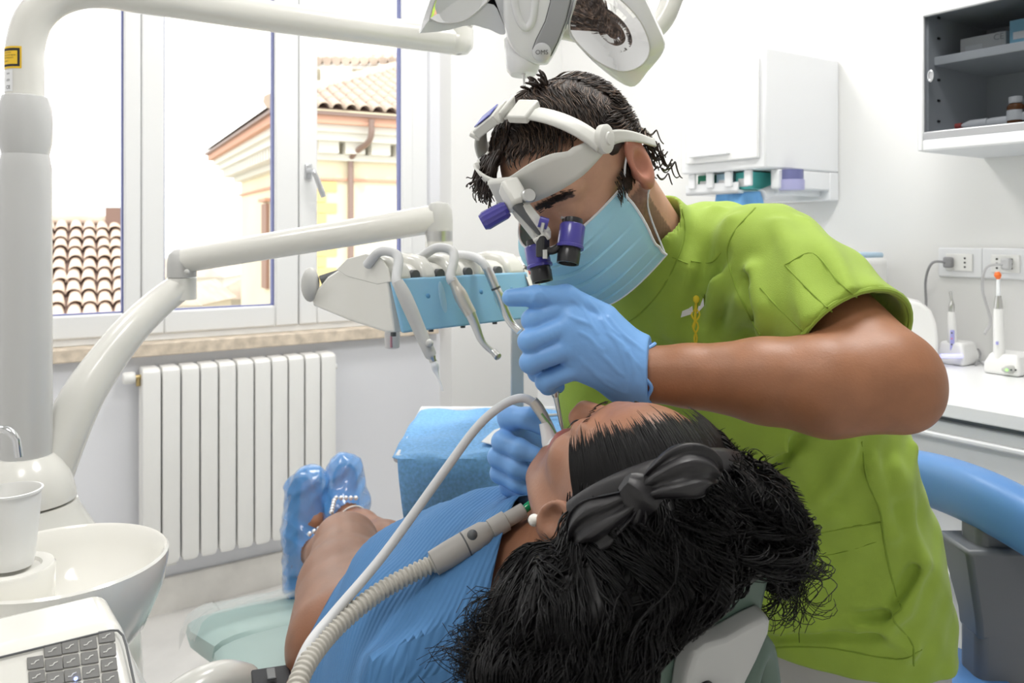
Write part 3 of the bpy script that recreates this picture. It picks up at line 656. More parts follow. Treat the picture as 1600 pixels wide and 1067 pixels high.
def a_at(px):                                   # distance along the console front for an image column
    u = (px-800)/FPX; return (K0[0]-u*K0[1])/(u*cL[1]-cL[0])
xs = [(601, 612), (636, 656), (674, 696), (716, 742), (762, 790), (812, 832)]
pr_ = -.0
for i in range(len(xs)-1): rib(a_at(xs[i][1]-2), a_at(xs[i+1][0]+2))
rib(-.002, a_at(602))
for i in range(1, 6):
    am = (a_at(xs[i-1][0])+a_at(xs[i-1][1]))/2
    MB().lathe(kk(a_at((xs[i][0]+xs[i][1])/2), .004, 1.283), cN, [(.009, -.012), (.009, .002), (.006, .0025)], 16).build('hose_socket', m_dgrey, ic)
m_pad = mat('blue_silicone', (.26, .52, .74), .45, sss=.1)
def pk(a, v, o=0.): b = V(.006+.024*(1-v)*1, 0, 0)[0]; return kk(a, b+o, 1.198+.082*v)
padA = a_at(603); padB = a_at(816)
MB().prism([pk(padA+.004, 0), pk(padA, 1), pk(padB, 1), pk(padB, 0)], cN*.007).build('silicone_pad', m_pad, ic, bevel=.0035, seg=3)
m_pad2 = mat('blue_silicone_groove', (.36, .58, .75), .35)
for px in (676, 760):
    a = a_at(px); MB().sphere((pk(a-.004, .85, .0066)+pk(a+.006, .25, .0066))/2, (.0075, .0022, .030), M=np.array([cL, unit(cN-ZU*.25), unit(ZU-cN*.25)]).T).build('pad_groove', m_pad2, ic)
for px in (611, 655, 698, 738, 786):
    MB().sphere(pk(a_at(px), .63, .006), (.005, .0025, .005), M=np.array([cL, cN, ZU]).T).build('pad_dimple', mat('blue_silicone_dimple', (.10, .30, .55), .5), ic)
for px in (609, 668, 718, 768): MB().cyl(kk(a_at(px)+.004, .004, 1.199), kk(a_at(px)+.004, .004, 1.190), .0045, n=10).build('console_screw', m_dgrey, ic)
MB().sphere(kk(-.005, -.205, 1.262), (.016, .016, .03)).build('console_knob', m_lgrey, ic); MB().cyl(kk(.005, -.19, 1.27), kk(.06, -.16, 1.29), .008).build('knob_shaft', m_dgrey, ic)
# display panel
dn = unit(cN*.8+ZU*.6); dO = kk(.44, .0, 1.285)
dpx = lambda px, py, o=0.: onplane(px, py, dO, dn)+dn*o
MB().prism([dpx(812, 417), dpx(1010, 408), dpx(1010, 462), dpx(835, 470)], dn*.004).build('display_panel', m_uw, ic, bevel=.002)
MB().tube([dpx(830, 466, .005), dpx(815, 424, .005), dpx(818, 420, .005), dpx(1000, 411, .005)], .0012, 6).build('display_border', m_dgrey, ic)
for r in range(3):
    for c in range(5):
        q0 = (823+c*13+r*3, 424+r*9-c*.6)
        MB().prism([dpx(q0[0], q0[1], .004), dpx(q0[0]+10, q0[1]-.4, .004), dpx(q0[0]+12, q0[1]+6.4, .004), dpx(q0[0]+2, q0[1]+7, .004)], dn*.0016).build('console_key', m_print if (r+c) % 4 else mat('key_red', (.45, .06, .05), .5), ic)
dex = unit(dpx(900, 440)-dpx(860, 442)); decal('console_lettering', 'OMS', .030, dpx(880, 446, .0042), dex, unit(np.cross(dn, dex)), m_print, ic, .0006)
# ------------------------------------------------------------------ handpieces on the console
m_hose = mat('hose_grey', (.62, .63, .64), .5); m_hpw = mat('handpiece_beige', (.60, .57, .52), .3, .5); m_hpg = mat('handpiece_grey', (.52, .52, .51), .45); m_tipw = mat('tip_white', (.85, .86, .87), .3)
h1 = thing('ultrasonic_handpiece', 'grey ultrasonic handpiece with thin white tip hanging on the blue pad', 'handpiece', P(620, 440, 1.23))
MB().tube(cr([kk(a_at(598), -.04, 1.30), kk(a_at(601), -.01, 1.322), kk(a_at(610), .018, 1.315), P(619, 436, 1.215), P(623, 448, 1.21)], 6), .0075, 14).build('hose', m_hose, h1)
b_ = cr(np.array([[*P(621, 440, 1.212), .0085], [*P(630, 458, 1.21), .0105], [*P(640, 480, 1.208), .0108], [*P(656, 517, 1.205), .0098], [*P(671, 550, 1.20), .0092], [*P(674, 556, 1.20), .0085]]), 6)
MB().tube(b_[:, :3], b_[:, 3], 20).build('handle', m_hpg, h1)
MB().sphere(P(671, 536, 1.19), .006).build('button', m_lgrey, h1)
MB().tube([P(672, 553, 1.20), P(675, 559, 1.20), P(675.5, 560, 1.2), P(677, 565, 1.2)], [.0068, .0066, .0055, .0055], 16).build('collar', m_steel, h1)
MB().tube(cr(np.array([[*P(676, 562, 1.2), .0045], [*P(679, 570, 1.2), .0062], [*P(681, 578, 1.2), .005], [*P(685, 590, 1.198), .0022], [*P(692, 611, 1.195), .0018]]), 5)[:, :3], cr(np.array([[.0045], [.0062], [.005], [.0022], [.0018]]), 5)[:, 0], 14).build('tip', m_tipw, h1)
h2 = thing('contra_angle_handpiece', 'beige steel contra-angle handpiece with bent head hanging on the blue pad', 'handpiece', P(707, 435, 1.29))
MB().tube(cr([kk(a_at(684), -.05, 1.305), kk(a_at(688), -.01, 1.326), kk(a_at(696), .02, 1.318), P(704, 432, 1.29), P(708, 441, 1.285)], 6), .0078, 14).build('hose', m_hose, h2)
def vt(nm, pts, m, par, n=18):
    c = cr(np.array(pts), 6); return MB().tube(c[:, :3], c[:, 3], n).build(nm, m, par)
vt('handle', [[*P(706, 436, 1.287), .0078], [*P(712, 447, 1.285), .0085], [*P(719, 460, 1.283), .0112], [*P(727, 476, 1.281), .0108], [*P(736, 491, 1.279), .0098]], m_hpw, h2)
vt('shank', [[*P(735, 490, 1.279), .009], [*P(743, 508, 1.277), .0075], [*P(750, 527, 1.275), .0062], [*P(757, 538, 1.273), .0052], [*P(773, 553, 1.27), .0045]], m_alu, h2)
MB().lathe(P(774, 553, 1.266), P(782, 562, 1.26)-P(774, 553, 1.27), [(.0058, -.006), (.0062, 0), (.0062, .008), (.004, .0095)], 18).build('head', m_steel, h2)
h3 = thing('turbine_handpiece', 'silver turbine handpiece with grey hose arching over the console', 'handpiece', P(762, 420, 1.36))
MB().tube(cr([kk(a_at(660), -.16, 1.285), P(648, 404, 1.50), P(664, 398, 1.46), P(700, 397.5, 1.44), P(735, 400, 1.39), P(753, 409, 1.36), P(763, 423, 1.35)], 7), .0075, 14).build('hose', m_hose, h3)
vt('coupling', [[*P(761, 419, 1.35), .0075], [*P(766, 430, 1.348), .008], [*P(773, 447, 1.345), .0078], [*P(775, 450, 1.345), .0074]], m_alu, h3)
vt('handle', [[*P(775, 451, 1.345), .0078], [*P(781, 463, 1.343), .0075], [*P(790, 488, 1.34), .0074], [*P(799, 505, 1.337), .0068], [*P(812, 518, 1.33), .006]], mat('turbine_chrome', (.7, .71, .72), .2, .9), h3)
MB().tube([P(774.2, 449, 1.3445), P(775.4, 452, 1.3445)], .0082, 16).build('ring', m_dgrey, h3)
vial = thing('sample_vial', 'small clear vial with pink content below the instrument console', 'vial', P(612, 545, 1.4))
MB().lathe(P(613, 545, 1.4), ZU, [(.006, 0), (.0125, .002), (.0135, .02), (.0135, .03), (.012, .0305)], 20).build('vial_body', mat('vial_plastic', (.85, .82, .82), .3), vial)
MB().cyl(P(613, 545, 1.4)+V(0, -.012, .004), P(613, 545, 1.4)+V(0, -.012, .024), .0022, n=10).build('content', mat('vial_pink', (.7, .35, .42), .4), vial)
MB().cyl(P(613, 545, 1.4)+V(0, 0, .03), P(613, 545, 1.4)+V(0, 0, .044), .008, n=14).build('cap', m_dgrey, vial)
# ================================================================== BACK COUNTER AND CABINETS
m_lam = mat('laminate_white', (.84, .85, .87), .3); m_top = mat('worktop_white', (.86, .87, .88), .25); m_gap = mat('cabinet_shadow_gap', (.30, .33, .38), .6)
CZ, CP = 1.005, -.63
wt = tag(MB().rbox(CP, -.002, .62, 3.4, CZ-.03, CZ).build('worktop', m_top, bevel=.003), 'long white laminate worktop along the back wall', 'worktop')
for i in range(5):
    a, b = .64+.55*i, .64+.55*(i+1)-.004
    cb = thing('drawer_cabinet', ('white drawer cabinet at the end of the worktop behind the patient tray', 'white drawer cabinet second from the free worktop end', 'white drawer cabinet below the two white tabletop machines', 'white drawer cabinet below the charging handpieces, beside the stool', 'white drawer cabinet furthest from the window along the worktop')[i], 'cabinet', R(-.3, (a+b)/2, 0), 'white drawer cabinets under the worktop')
    MB().rbox(CP+.045, -.01, a, b, .08, CZ-.032).build('carcass', m_gap, cb, smooth=False); MB().rbox(CP+.09, -.05, a, b, 0, .08).build('plinth', m_lam, cb, smooth=False)
    z = CZ-.045
    for hgt in (.12, .16, .19, .20, .20):
        d = MB().rbox(CP+.022, CP+.044, a+.004, b-.004, z-hgt+.012, z).build('drawer', m_lam, cb, bevel=.003)
        MB().rbox(CP+.006, CP+.024, a+.03, b-.03, z-.034, z-.022).build('handle', m_lam, d, bevel=.004)
        z -= hgt
# ------------------------------------------------------------------ wall cabinet with dispensers
p_f = -.36; q1 = onp(1196, 160, p_f)[0]; q0 = onp(1064, 160, p_f)[0]; zt = onp(1196, 72, p_f)[1]; zb = onp(1196, 262, p_f)[1]
wc_ = thing('wall_cabinet', 'closed white wall cabinet with a flap door above glove dispensers', 'cabinet', R(-.18, (q0+q1)/2, zb))
MB().rbox(p_f, -.002, q0, q1, zb, zt).build('carcass', m_lam, wc_, bevel=.006)
zd0 = onp(1194, 246, p_f)[1]; zd1 = onp(1194, 88, p_f)[1]
dr = MB().rbox(p_f-.012, p_f-.001, q0+.03, q1-.018, zd0, zd1).build('door', mat('gloss_white', (.88, .88, .88), .08, coat=.5), wc_, bevel=.004)
MB().rbox(p_f-.03, p_f-.012, q0+.06, q1-.12, zd0+.018, zd0+.026).build('handle', m_lam, dr, bevel=.002)
dsp = thing('glove_dispenser', 'white dispenser shelf with slots hanging under the wall cabinet', 'dispenser', R(-.18, (q0+q1)/2, zb-.1))
q2 = onp(1180, 270, p_f+.03)[0]; zs = onp(1190, 300, p_f+.03)[1]
MB().rbox(p_f+.02, -.002, q0, q1-.12, zs, zs+.012).build('shelf', m_lam, dsp, bevel=.003)
MB().rbox(p_f+.02, p_f+.03, q0, q1-.12, zs, zs+.035).build('front_lip', m_lam, dsp, bevel=.003)
MB().rbox(-.05, -.004, q0, q1, zs-.02, zb).build('back_plate', m_lam, dsp, bevel=.003)
MB().rbox(p_f+.06, -.004, q1-.03, q1-.002, zs+.01, zb).rbox(p_f+.1, -.05, q1-.06, q1-.03, zs-.006, zs+.06).build('end_box', m_lam, dsp, bevel=.005)
for k in range(4):
    qq = q0+.02+.075*k; MB().rbox(p_f+.012, p_f+.022, qq, qq+.028, zs+.02, zb).build('divider', m_lam, dsp, bevel=.003)
m_bx = [mat('glove_box_green', (.03, .30, .18), .5), mat('mask_box_blue', (.50, .72, .88), .5), mat('glove_box_teal', (.10, .55, .52), .5)]
for k, (nm, lb) in enumerate((('glove_box', 'dark green glove box in the dispenser shelf'), ('mask_box', 'pale blue mask box in the dispenser shelf'), ('glove_box', 'teal glove box in the dispenser shelf'))):
    qq = q0+.035+.078*k; t = thing(nm, lb, 'box', R(p_f+.15, qq+.03, zs+.012))
    MB().rbox(p_f+.04, p_f+.25, qq, qq+.062, zs+.013, zb-.004).build('carton', m_bx[k], t, bevel=.002)
    MB().rbox(p_f+.036, p_f+.041, qq+.012, qq+.05, zs+.02, zs+.045).build('opening', m_lab, t, bevel=.002)
qa = onp(1115, 300, p_f+.05)[0]; qb = onp(1192, 300, p_f+.05)[0]; zl = onp(1150, 330, p_f+.05)[1]
m_bluep = mat('blue_tissue', (.16, .40, .75), .8, bump=.2, bscale=120)
mb = MB(); mb.grid(lambda u, v: R(p_f+.05+.03*math.sin(u*9)*v, qa+(qb-qa)*(u*(1-.12*(1-v))+.06*(1-v)), zs+.004-(zs-zl)*v), 14, 8)
tag(mb.build('paper_towel', m_bluep, solid=.002), 'blue paper towel hanging out below the dispenser shelf', 'paper towel')
cq = onp(1237, 278, -.25)
dc = thing('cup_dispenser', 'translucent violet cup dispenser beneath the wall cabinet', 'dispenser', R(-.25, cq[0], zs+.01))
MB().lathe(R(-.25, cq[0], zb-.062), ZU, [(.036, 0), (.037, .004), (.037, .03), (.034, .031)], 28).build('lower_ring', mat('violet_plastic', (.42, .42, .68), .3), dc)
MB().lathe(R(-.25, cq[0], zb-.062), ZU, [(.034, .03), (.034, .060)], 28).build('upper_tube', mat('violet_plastic_dark', (.16, .17, .36), .25), dc)
MB().tube([R(-.25, cq[0]-.07, zb-.06), R(-.30, cq[0]-.07, zb-.075)], .017, 18).build('spout', m_lam, dc)
# ------------------------------------------------------------------ glass wall cabinet
pg = -.33; gq0 = onp(1433, 130, pg)[0]; gqi = onp(1439, 130, pg)[0]; gz0 = onp(1440, 236, pg)[1]; gzi = onp(1443, 214, pg)[1]; gzt = onp(1437, 9, pg)[1]; gzi1 = onp(1437, 27, pg)[1]; gq1 = gq0+.95
gc = thing('glass_cabinet', 'white wall cabinet with dark tinted sliding glass door and inner shelf', 'cabinet', R(-.16, (gq0+gq1)/2, gz0))
m_in = mat('cabinet_inside', (.66, .68, .70), .5)
MB().rbox(pg+.02, -.002, gq0, gq0+.018, gz0, gzt).rbox(pg+.02, -.002, gq1-.018, gq1, gz0, gzt).rbox(pg+.02, -.002, gq0+.018, gq1-.018, gz0, gzi+.012).rbox(pg+.02, -.002, gq0+.018, gq1-.018, gzt-.02, gzt).rbox(-.02, -.002, gq0+.018, gq1-.018, gz0+.02, gzt-.02).build('carcass', m_in, gc, smooth=False)
MB().rbox(pg, pg+.02, gq0, gqi+.004, gz0, gzt).rbox(pg, pg+.02, gq1-.02, gq1, gz0, gzt).rbox(pg, pg+.02, gqi+.004, gq1-.02, gz0, gzi-.008).rbox(pg, pg+.02, gqi+.004, gq1-.02, gzi1, gzt).build('front_frame', m_lam, gc, bevel=.003)
MB().rbox(pg+.002, pg+.018, gqi+.004, gq1-.02, gzi-.008, gzi+.012).build('door_rail', m_alu, gc, bevel=.002)
gsh = onp(1452, 90, pg+.04)[1]
MB().rbox(pg+.045, -.02, gq0+.018, gq1-.018, gsh-.022, gsh).build('shelf', m_in, gc, bevel=.002)
m_tint = thin_glass('tinted_glass', (.72, .73, .745), .08)
MB().rbox(pg+.008, pg+.012, gqi+.004, gq1-.02, gzi+.012, gzi1).build('glass_door', m_tint, gc, smooth=False)
MB().lathe(R(pg+.006, gqi+.022, (gzi+gzi1)/2), -WD, [(.011, 0), (.011, .003), (.008, .0035), (.007, .001), (.001, .001)], 20, sx=.7, sy=1.4).build('finger_pull', m_alu, gc)
for k in range(7):
    zz_ = gzi+.04+.052*k
    MB().rbox(pg+.06, pg+.07, gq0+.018, gq0+.021, zz_, zz_+.006).build('peg_hole', m_black, gc, smooth=False)
def cabbox(nm, lb, px0, px1, y0, y1, p, depth, m, z, cat='box'):
    a, b = onp(px0, y1, p)[0], onp(px1, y1, p)[0]; h = onp(px0, y0, p)[1]-onp(px0, y1, p)[1]; t = thing(nm, lb, cat, R(p+depth/2, (a+b)/2, z))
    MB().rbox(p, p+depth, a, b, z, z+abs(h)).build('carton', m, t, bevel=.002)
    MB().rbox(p-.0008, p, a+(b-a)*.12, a+(b-a)*.5, z+abs(h)*.2, z+abs(h)*.5).build('printed_panel', m_lab, t, smooth=False); return t, a, b, abs(h)
t_, a_, b_q, h_ = cabbox('carton_box', 'white carton lying on the shelf of the glass cabinet', 1500, 1572, 40, 66, -.24, .2, mat('carton_white', (.7, .7, .69), .6), gsh+.001)
text = text_mesh('CE', .02); mesh_obj('print', [R(-.2412, a_+(b_q-a_)*.85+v[0], gsh+.03+v[1]) for v in text[0]], text[1], m_print, t_, smooth=False)
cabbox('carton_box', 'blue and white carton at the shelf end in the glass cabinet', 1577, 1630, 14, 52, -.26, .18, mat('carton_blue', (.25, .52, .68), .5), gsh+.001)
def bottle(px, py, r, h, m, lb):
    q, z = onp(px, py, -.28); t = thing('bottle', lb, 'bottle', R(-.28, q, gzi+.013), 'bottles in the glass cabinet')
    o = R(-.28, q, gzi+.013); MB().lathe(o, ZU, [(r*.9, 0), (r, .003), (r, h*.65), (r*.8, h*.72), (r*.6, h*.76)], 20).build('bottle_body', m, t)
    MB().lathe(o, ZU, [(r*1.004, h*.15), (r*1.01, h*.16), (r*1.01, h*.5), (r*1.004, h*.51)], 20, cap=False).build('bottle_label', m_lab, t)
    MB().lathe(o, ZU, [(r*.75, h*.76), (r*.78, h*.8), (r*.78, h*.98), (r*.6, h)], 20).build('bottle_cap', m_lab, t)
bottle(1587, 170, .018, .065, mat('amber_glass', (.16, .06, .02), .15), 'brown medicine bottle with white cap in the glass cabinet')
bottle(1612, 172, .018, .05, mat('dark_glass', (.05, .05, .06), .15), 'dark squat bottle beside the brown one in the glass cabinet')
for px, lb, m in ((1523, 'small tube with a red cap lying in the glass cabinet', mat('tube_red', (.45, .08, .07), .4)), (1556, 'small white tube lying in the glass cabinet', m_lab)):
    q, z = onp(px, 185, -.27); o = R(-.27, q, gzi+.0255); t = thing('ointment_tube', lb, 'tube', R(-.27, q, gzi+.013))
    MB().tube([o-ND*.03, o-ND*.01, o+ND*.03], [.004, .011, .0115], 14).build('tube_body', m_lab, t); MB().cyl(o-ND*.045, o-ND*.03, .007, n=14).build('tube_cap', m, t)
# ------------------------------------------------------------------ sockets and plugs
def socket(px, py, lb, pl, cable, gm):
    q, z = onp(px, py, -.01); t = thing('wall_socket', lb, 'socket', R(-.006, q, z))
    MB().rbox(-.012, -.001, q-.06, q+.06, z-.041, z+.041).build('cover_plate', m_lam, t, bevel=.004)
    MB().rbox(-.016, -.012, q-.036, q+.036, z-.024, z+.024).build('socket_insert', m_wplast, t, bevel=.002)
    for dq in (-.02, .016):
        for k in (-1, 0, 1): MB().cyl(R(-.0155, q+dq, z+.012*k), R(-.0172, q+dq, z+.012*k), .0028, n=8).build('socket_hole', m_black, t)
    g = thing('power_cable', pl, 'cable', R(-.02, q+cable[0][0], z))
    c0 = R(-.017, q+cable[0][0], z+cable[0][1])
    MB().box(c0-WD*.009, (.018, .024, .03), RM).build('plug', gm, g, bevel=.005)
    MB().tube(cr([c0-WD*.012]+[R(p_, q+a, z+b) for p_, a, b in cable[1:]], 6), .0035, 8).build('cord', gm, g)
socket(1500, 410, 'double wall socket with a grey plug in it', 'grey power cable plugged into the double socket', [(-.024, .0), (-.05, -.055, -.002), (-.03, -.085, -.05), (-.02, -.09, -.12), (-.05, -.08, -.16)], mat('cable_grey', (.30, .30, .31), .5))
socket(1572, 412, 'wall socket beside the other, with a white plug in it', 'white power cable hanging from the second socket', [(.008, .0), (-.05, -.03, -.01), (-.03, -.05, -.07), (-.02, -.035, -.15), (-.06, -.03, -.185)], mat('cable_white', (.62, .62, .63), .5))
# ------------------------------------------------------------------ worktop machines
def onz(px, py, z): d = (CAMH-z)*FPX/(py-HORY); return P(px, py, d)
m_dev = mat('device_white', (.80, .80, .79), .3); m_vio = mat('device_lilac', (.42, .42, .80), .4); 
e1 = onz(1496, 568, CZ)
em = thing('endo_motor', 'white cordless endodontic motor with lilac keys standing in its charger', 'handpiece', e1)
def rbx(c, a, b, z0, z1, top=.8, m=None, nm='', par=None, bev=.008):
    r = lambda k, z: [c+WD*x*k+ND*y*k+ZU*z for x, y in ((-a/2, -b/2), (a/2, -b/2), (a/2, b/2), (-a/2, b/2))]
    return MB().loft([r(1, z0), r(.97, z0+(z1-z0)*.5), r(top, z1)]).build(nm, m, par, bevel=bev, seg=3)
eD = unit(V(.95, -.3, 0)); 
rbx(e1, .085, .075, .0005, .06, .78, m_dev, 'charger_base', em)
fcn = unit(P(1496, 500, 1)-V(0, 0, CAMH)); 
def dot_(px, py, o, r, m, nm, par): MB().sphere(P(px, py, o[1]-.052), r).build(nm, m, par)
MB().tube([P(1470, 556, e1[1]-.052), P(1503, 556, e1[1]-.052)], .0055, 12).build('charger_display', mat('lilac_light', (.5, .5, 1), .4, emit=.6), em)
vt('handle', [[*P(1488, 551, e1[1]-.01), .0125], [*P(1488, 530, e1[1]-.01), .0118], [*P(1487, 505, e1[1]-.01), .0105], [*P(1487, 487, e1[1]-.01), .009]], m_dev, em)
vt('neck', [[*P(1487, 488, e1[1]-.01), .007], [*P(1487, 477, e1[1]-.01), .0075], [*P(1487, 470, e1[1]-.01), .004], [*P(1486, 462, e1[1]-.01), .0035], [*P(1485, 455, e1[1]-.012), .0038]], m_steel, em)
MB().box(P(1488, 532, e1[1]-.0225), (.011, .004, .055)).build('button_panel', m_vio, em, bevel=.002)
for k in range(3): MB().sphere(P(1487, 520+9*k, e1[1]-.0250), .0022).build('button', m_dgrey if k != 1 else mat('key_pink', (.8, .2, .35), .4), em)
c1 = onz(1580, 583, CZ)
cu = thing('curing_light', 'white curing light with silver collar and orange tip in its charger', 'handpiece', c1)
rbx(c1, .11, .085, .0005, .052, .75, m_dev, 'charger_base', cu)
vt('handle', [[*P(1561, 565, c1[1]-.01), .0125], [*P(1561, 540, c1[1]-.01), .0125], [*P(1560, 500, c1[1]-.01), .0115], [*P(1560, 482, c1[1]-.01), .0105]], m_dev, cu)
vt('collar', [[*P(1560, 482, c1[1]-.01), .0108], [*P(1560, 470, c1[1]-.01), .0085], [*P(1560, 462, c1[1]-.01), .0065]], m_steel, cu)
vt('light_guide', [[*P(1560, 463, c1[1]-.01), .0045], [*P(1560, 450, c1[1]-.01), .0042], [*P(1560, 434, c1[1]-.01), .004]], mat('guide_acrylic', (.85, .88, .9), .1), cu)
vt('orange_tip', [[*P(1560, 436, c1[1]-.01), .004], [*P(1559, 430, c1[1]-.01), .0082], [*P(1558, 425, c1[1]-.01), .005]], mat('orange_plastic', (.9, .18, .03), .35), cu)
MB().box(P(1558, 536, c1[1]-.022), (.006, .003, .008)).build('button', m_vio, cu, bevel=.001)
dd = MB().sphere(P(1580, 577, c1[1]-.052), (.024, .006, .010)).build('charger_panel', m_lgrey, cu)
for k, m in enumerate((mat('green_led', (.2, .9, .1), .4, emit=2), m_dgrey, m_dgrey)): MB().sphere(P(1573+7*k, 578, c1[1]-.059), .0025).build('indicator', m, cu)
def cable(lb, pts, r=.0025, m=None): tag(MB().tube(cr(pts, 6), r, 8).build('device_cable', m or mat('cable_grey', (.30, .30, .31), .5)), lb, 'cable')
cable('thin dark cable looping behind the endodontic motor', [onz(1512, 556, CZ)+ZU*.004, onz(1534, 558, CZ)+ZU*.05, onz(1545, 560, CZ)+ZU*.06, onz(1551, 566, CZ)+ZU*.006])
cable('curled dark cable on the worktop between the two chargers', [onz(1524, 572, CZ)+ZU*.003, onz(1532, 566, CZ)+ZU*.02, onz(1527, 562, CZ)+ZU*.03, onz(1524, 566, CZ)+ZU*.015, onz(1540, 574, CZ)+ZU*.003])
cable('dark cable loop against the wall beside the blue-topped machine', [R(-.03, onp(1362, 460, -.03)[0], 1.14), R(-.015, onp(1372, 445, -.02)[0], 1.20), R(-.015, onp(1380, 452, -.02)[0], 1.19), R(-.02, onp(1381, 480, -.03)[0], 1.10)])
# thermosealer-like machine
s1 = onz(1415, 572, CZ)
sq = thing('tabletop_machine', 'white rounded tabletop machine with small display beside the endodontic motor', 'machine', s1)
prm = [(-.085, .0), (.075, .0), (.076, .07), (.073, .11), (.06, .145), (.035, .165), (.005, .172), (-.085, .172)]
MB().prism([s1+unit(V(.93, -.36, 0))*x+ZU*(z+.0005) for x, z in prm], V(.045, .10, 0)).build('machine_body', m_dev, sq, bevel=.008, seg=3)
MB().box(s1+unit(V(.93, -.36, 0))*-.06+ZU*.1-V(.02, .055, 0)*.1, (.025, .006, .012)).build('machine_display', m_print, sq)
s2 = R(-.2, onp(1300, 420, -.2)[0], CZ)
s2 = thing('tabletop_machine', 'tall white machine with a pale blue lid on the worktop by the wall', 'machine', s2); o2 = np.array(s2.location)
zt2 = onp(1340, 402, -.2)[1]
MB().box(o2+ZU*((zt2-CZ)/2+.0005), (.26, .20, zt2-CZ), RM).build('machine_body', m_dev, s2, bevel=.02, seg=4)
MB().box(o2+ZU*(zt2-CZ+.004), (.24, .18, .018), RM).build('machine_lid', mat('pale_blue_plastic', (.42, .58, .72), .4), s2, bevel=.008, seg=3)
# ================================================================== STOOL
m_bl = mat('blue_vinyl', (.10, .25, .55), .38, bump=.06, bscale=500); m_stg = mat('stool_grey', (.13, .14, .155), .4)
st = thing('dentist_stool', 'blue vinyl dentist stool with curved arm backrest on a dark grey post', 'stool', P(1400, 1080, 1.27)*V(1, 1, 0))
pth = cr([P(1290, 740, 1.62), P(1345, 728, 1.56), P(1405, 738, 1.47), P(1480, 757, 1.36), P(1560, 791, 1.25), P(1660, 850, 1.16), P(1760, 920, 1.12)], 8)
def bandring(i):
    T = unit(np.gradient(pth, axis=0)[i]); s_ = unit(np.cross(T, ZU)); k = .9 if i in (0, len(pth)-1) else 1.
    return [pth[i]+s_*(.036*k*math.copysign(abs(math.cos(a))**.7, math.cos(a)))+ZU*(.046*k*math.copysign(abs(math.sin(a))**.7, math.sin(a))) for a in np.linspace(0, 2*math.pi, 20, endpoint=False)]
MB().loft([bandring(i) for i in range(len(pth))]).build('backrest', m_bl, st, subsurf=1)
pb = P(1562, 900, 1.28); MB().box((pb[0], pb[1], .62), (.10, .06, .56)).build('back_post', m_stg, st, bevel=.015, seg=3)
MB().loft([[pb+V(x*k, y*k, z) for x, y in ((-.05, -.03), (.05, -.03), (.05, .03), (-.05, .03))] for k, z in ((1, -.09), (1.05, -.06), (1.5, .045), (1.6, .058))]).build('back_bracket', m_stg, st, bevel=.008)
sc = P(1395, 1075, 1.27); sz = .655
MB().lathe((sc[0], sc[1], sz-.08), ZU, [(.15, -.0), (.19, .01), (.205, .035), (.2, .06), (.17, .078), (.001, .08)], 40).build('seat', m_bl, st)
MB().cyl((sc[0], sc[1], .1), (sc[0], sc[1], sz-.08), .03).build('gas_lift', m_steel, st)
MB().box(((sc[0]+pb[0])/2, (sc[1]+pb[1])/2, .42), (abs(sc[0]-pb[0])+.08, .05, .03)).build('back_bar', m_stg, st, bevel=.006)
for k in range(5):
    a = 2*math.pi*k/5+.3; e = V(sc[0]+.26*math.cos(a), sc[1]+.26*math.sin(a), .07)
    leg = MB().tube([V(sc[0], sc[1], .11), e], [.025, .016], 10).build('leg', m_stg, st); MB().lathe(e-V(0, 0, .04)-V(math.sin(a), -math.cos(a), 0)*.012, V(math.sin(a), -math.cos(a), 0), [(.028, 0), (.03, .004), (.03, .02), (.028, .024)], 16).build('castor', m_black, leg)
# ================================================================== INSTRUMENT TRAY WITH DRAPE
tb = thing('tray_table', 'white instrument tray on a slim grey post', 'tray', P(760, 700, 1.75)*V(1, 1, 0)); TZ = .905
tA, tB = P(646, 700, 1.56)[0], .22
def tp(x, y, z): return V(x, y, z)
MB().box((0.012, 1.80, TZ-.012), (.475, .44, .018)).build('tray_top', m_lam, tb, bevel=.006)
rim = [(-.226, 1.58), (.25, 1.58), (.25, 2.02), (-.226, 2.02)]
MB().tube([V(x, y, TZ+.002) for x, y in rim+rim[:1]], .008, 10).build('tray_rim', m_lam, tb)
pp = P(808, 560, 1.86); MB().box((pp[0], pp[1], (TZ+1.22)/2), (.03, .03, 1.22-TZ)).build('tray_post', m_ug, tb, bevel=.004)
MB().box((pp[0], pp[1], (TZ-.02)/2), (.04, .04, TZ-.02)).build('floor_post', m_ug, tb, bevel=.004); MB().lathe((pp[0], pp[1], 0), ZU, [(.18, 0), (.18, .015), (.03, .04)], 32).build('foot', m_ug, tb)
m_drape = mat('blue_drape', (.20, .46, .82), .75, bump=.12, bscale=60, var=.2, vscale=160)
mb = MB(); DL = [P(622, 676, 1.6)[0], .24]
def drape(u, v):
    x = -.222+u*.477; L = .30+.14
    if v < .6: y = 1.97-(1.97-1.555)*v/.6; z = TZ+.012+.003*math.sin(u*23+v*9)+.002*math.sin(v*31+u*5); x -= .012*math.sin(v*3)*(1-u)
    else:
        k = (v-.6)/.4; y = 1.555-.012*math.sin(min(k*6, 1.57))-.012*math.sin(u*11+k*3)*k; z = TZ+.010-(.135-.02*u+.006*math.sin(u*17))*k; x += .022*k*(1-2*u)*.8
    return V(x, y, z)
mb.grid(drape, 50, 44)
tag(mb.build('paper_drape', m_drape, solid=.0015), 'blue paper drape spread over the instrument tray', 'drape')
MB()
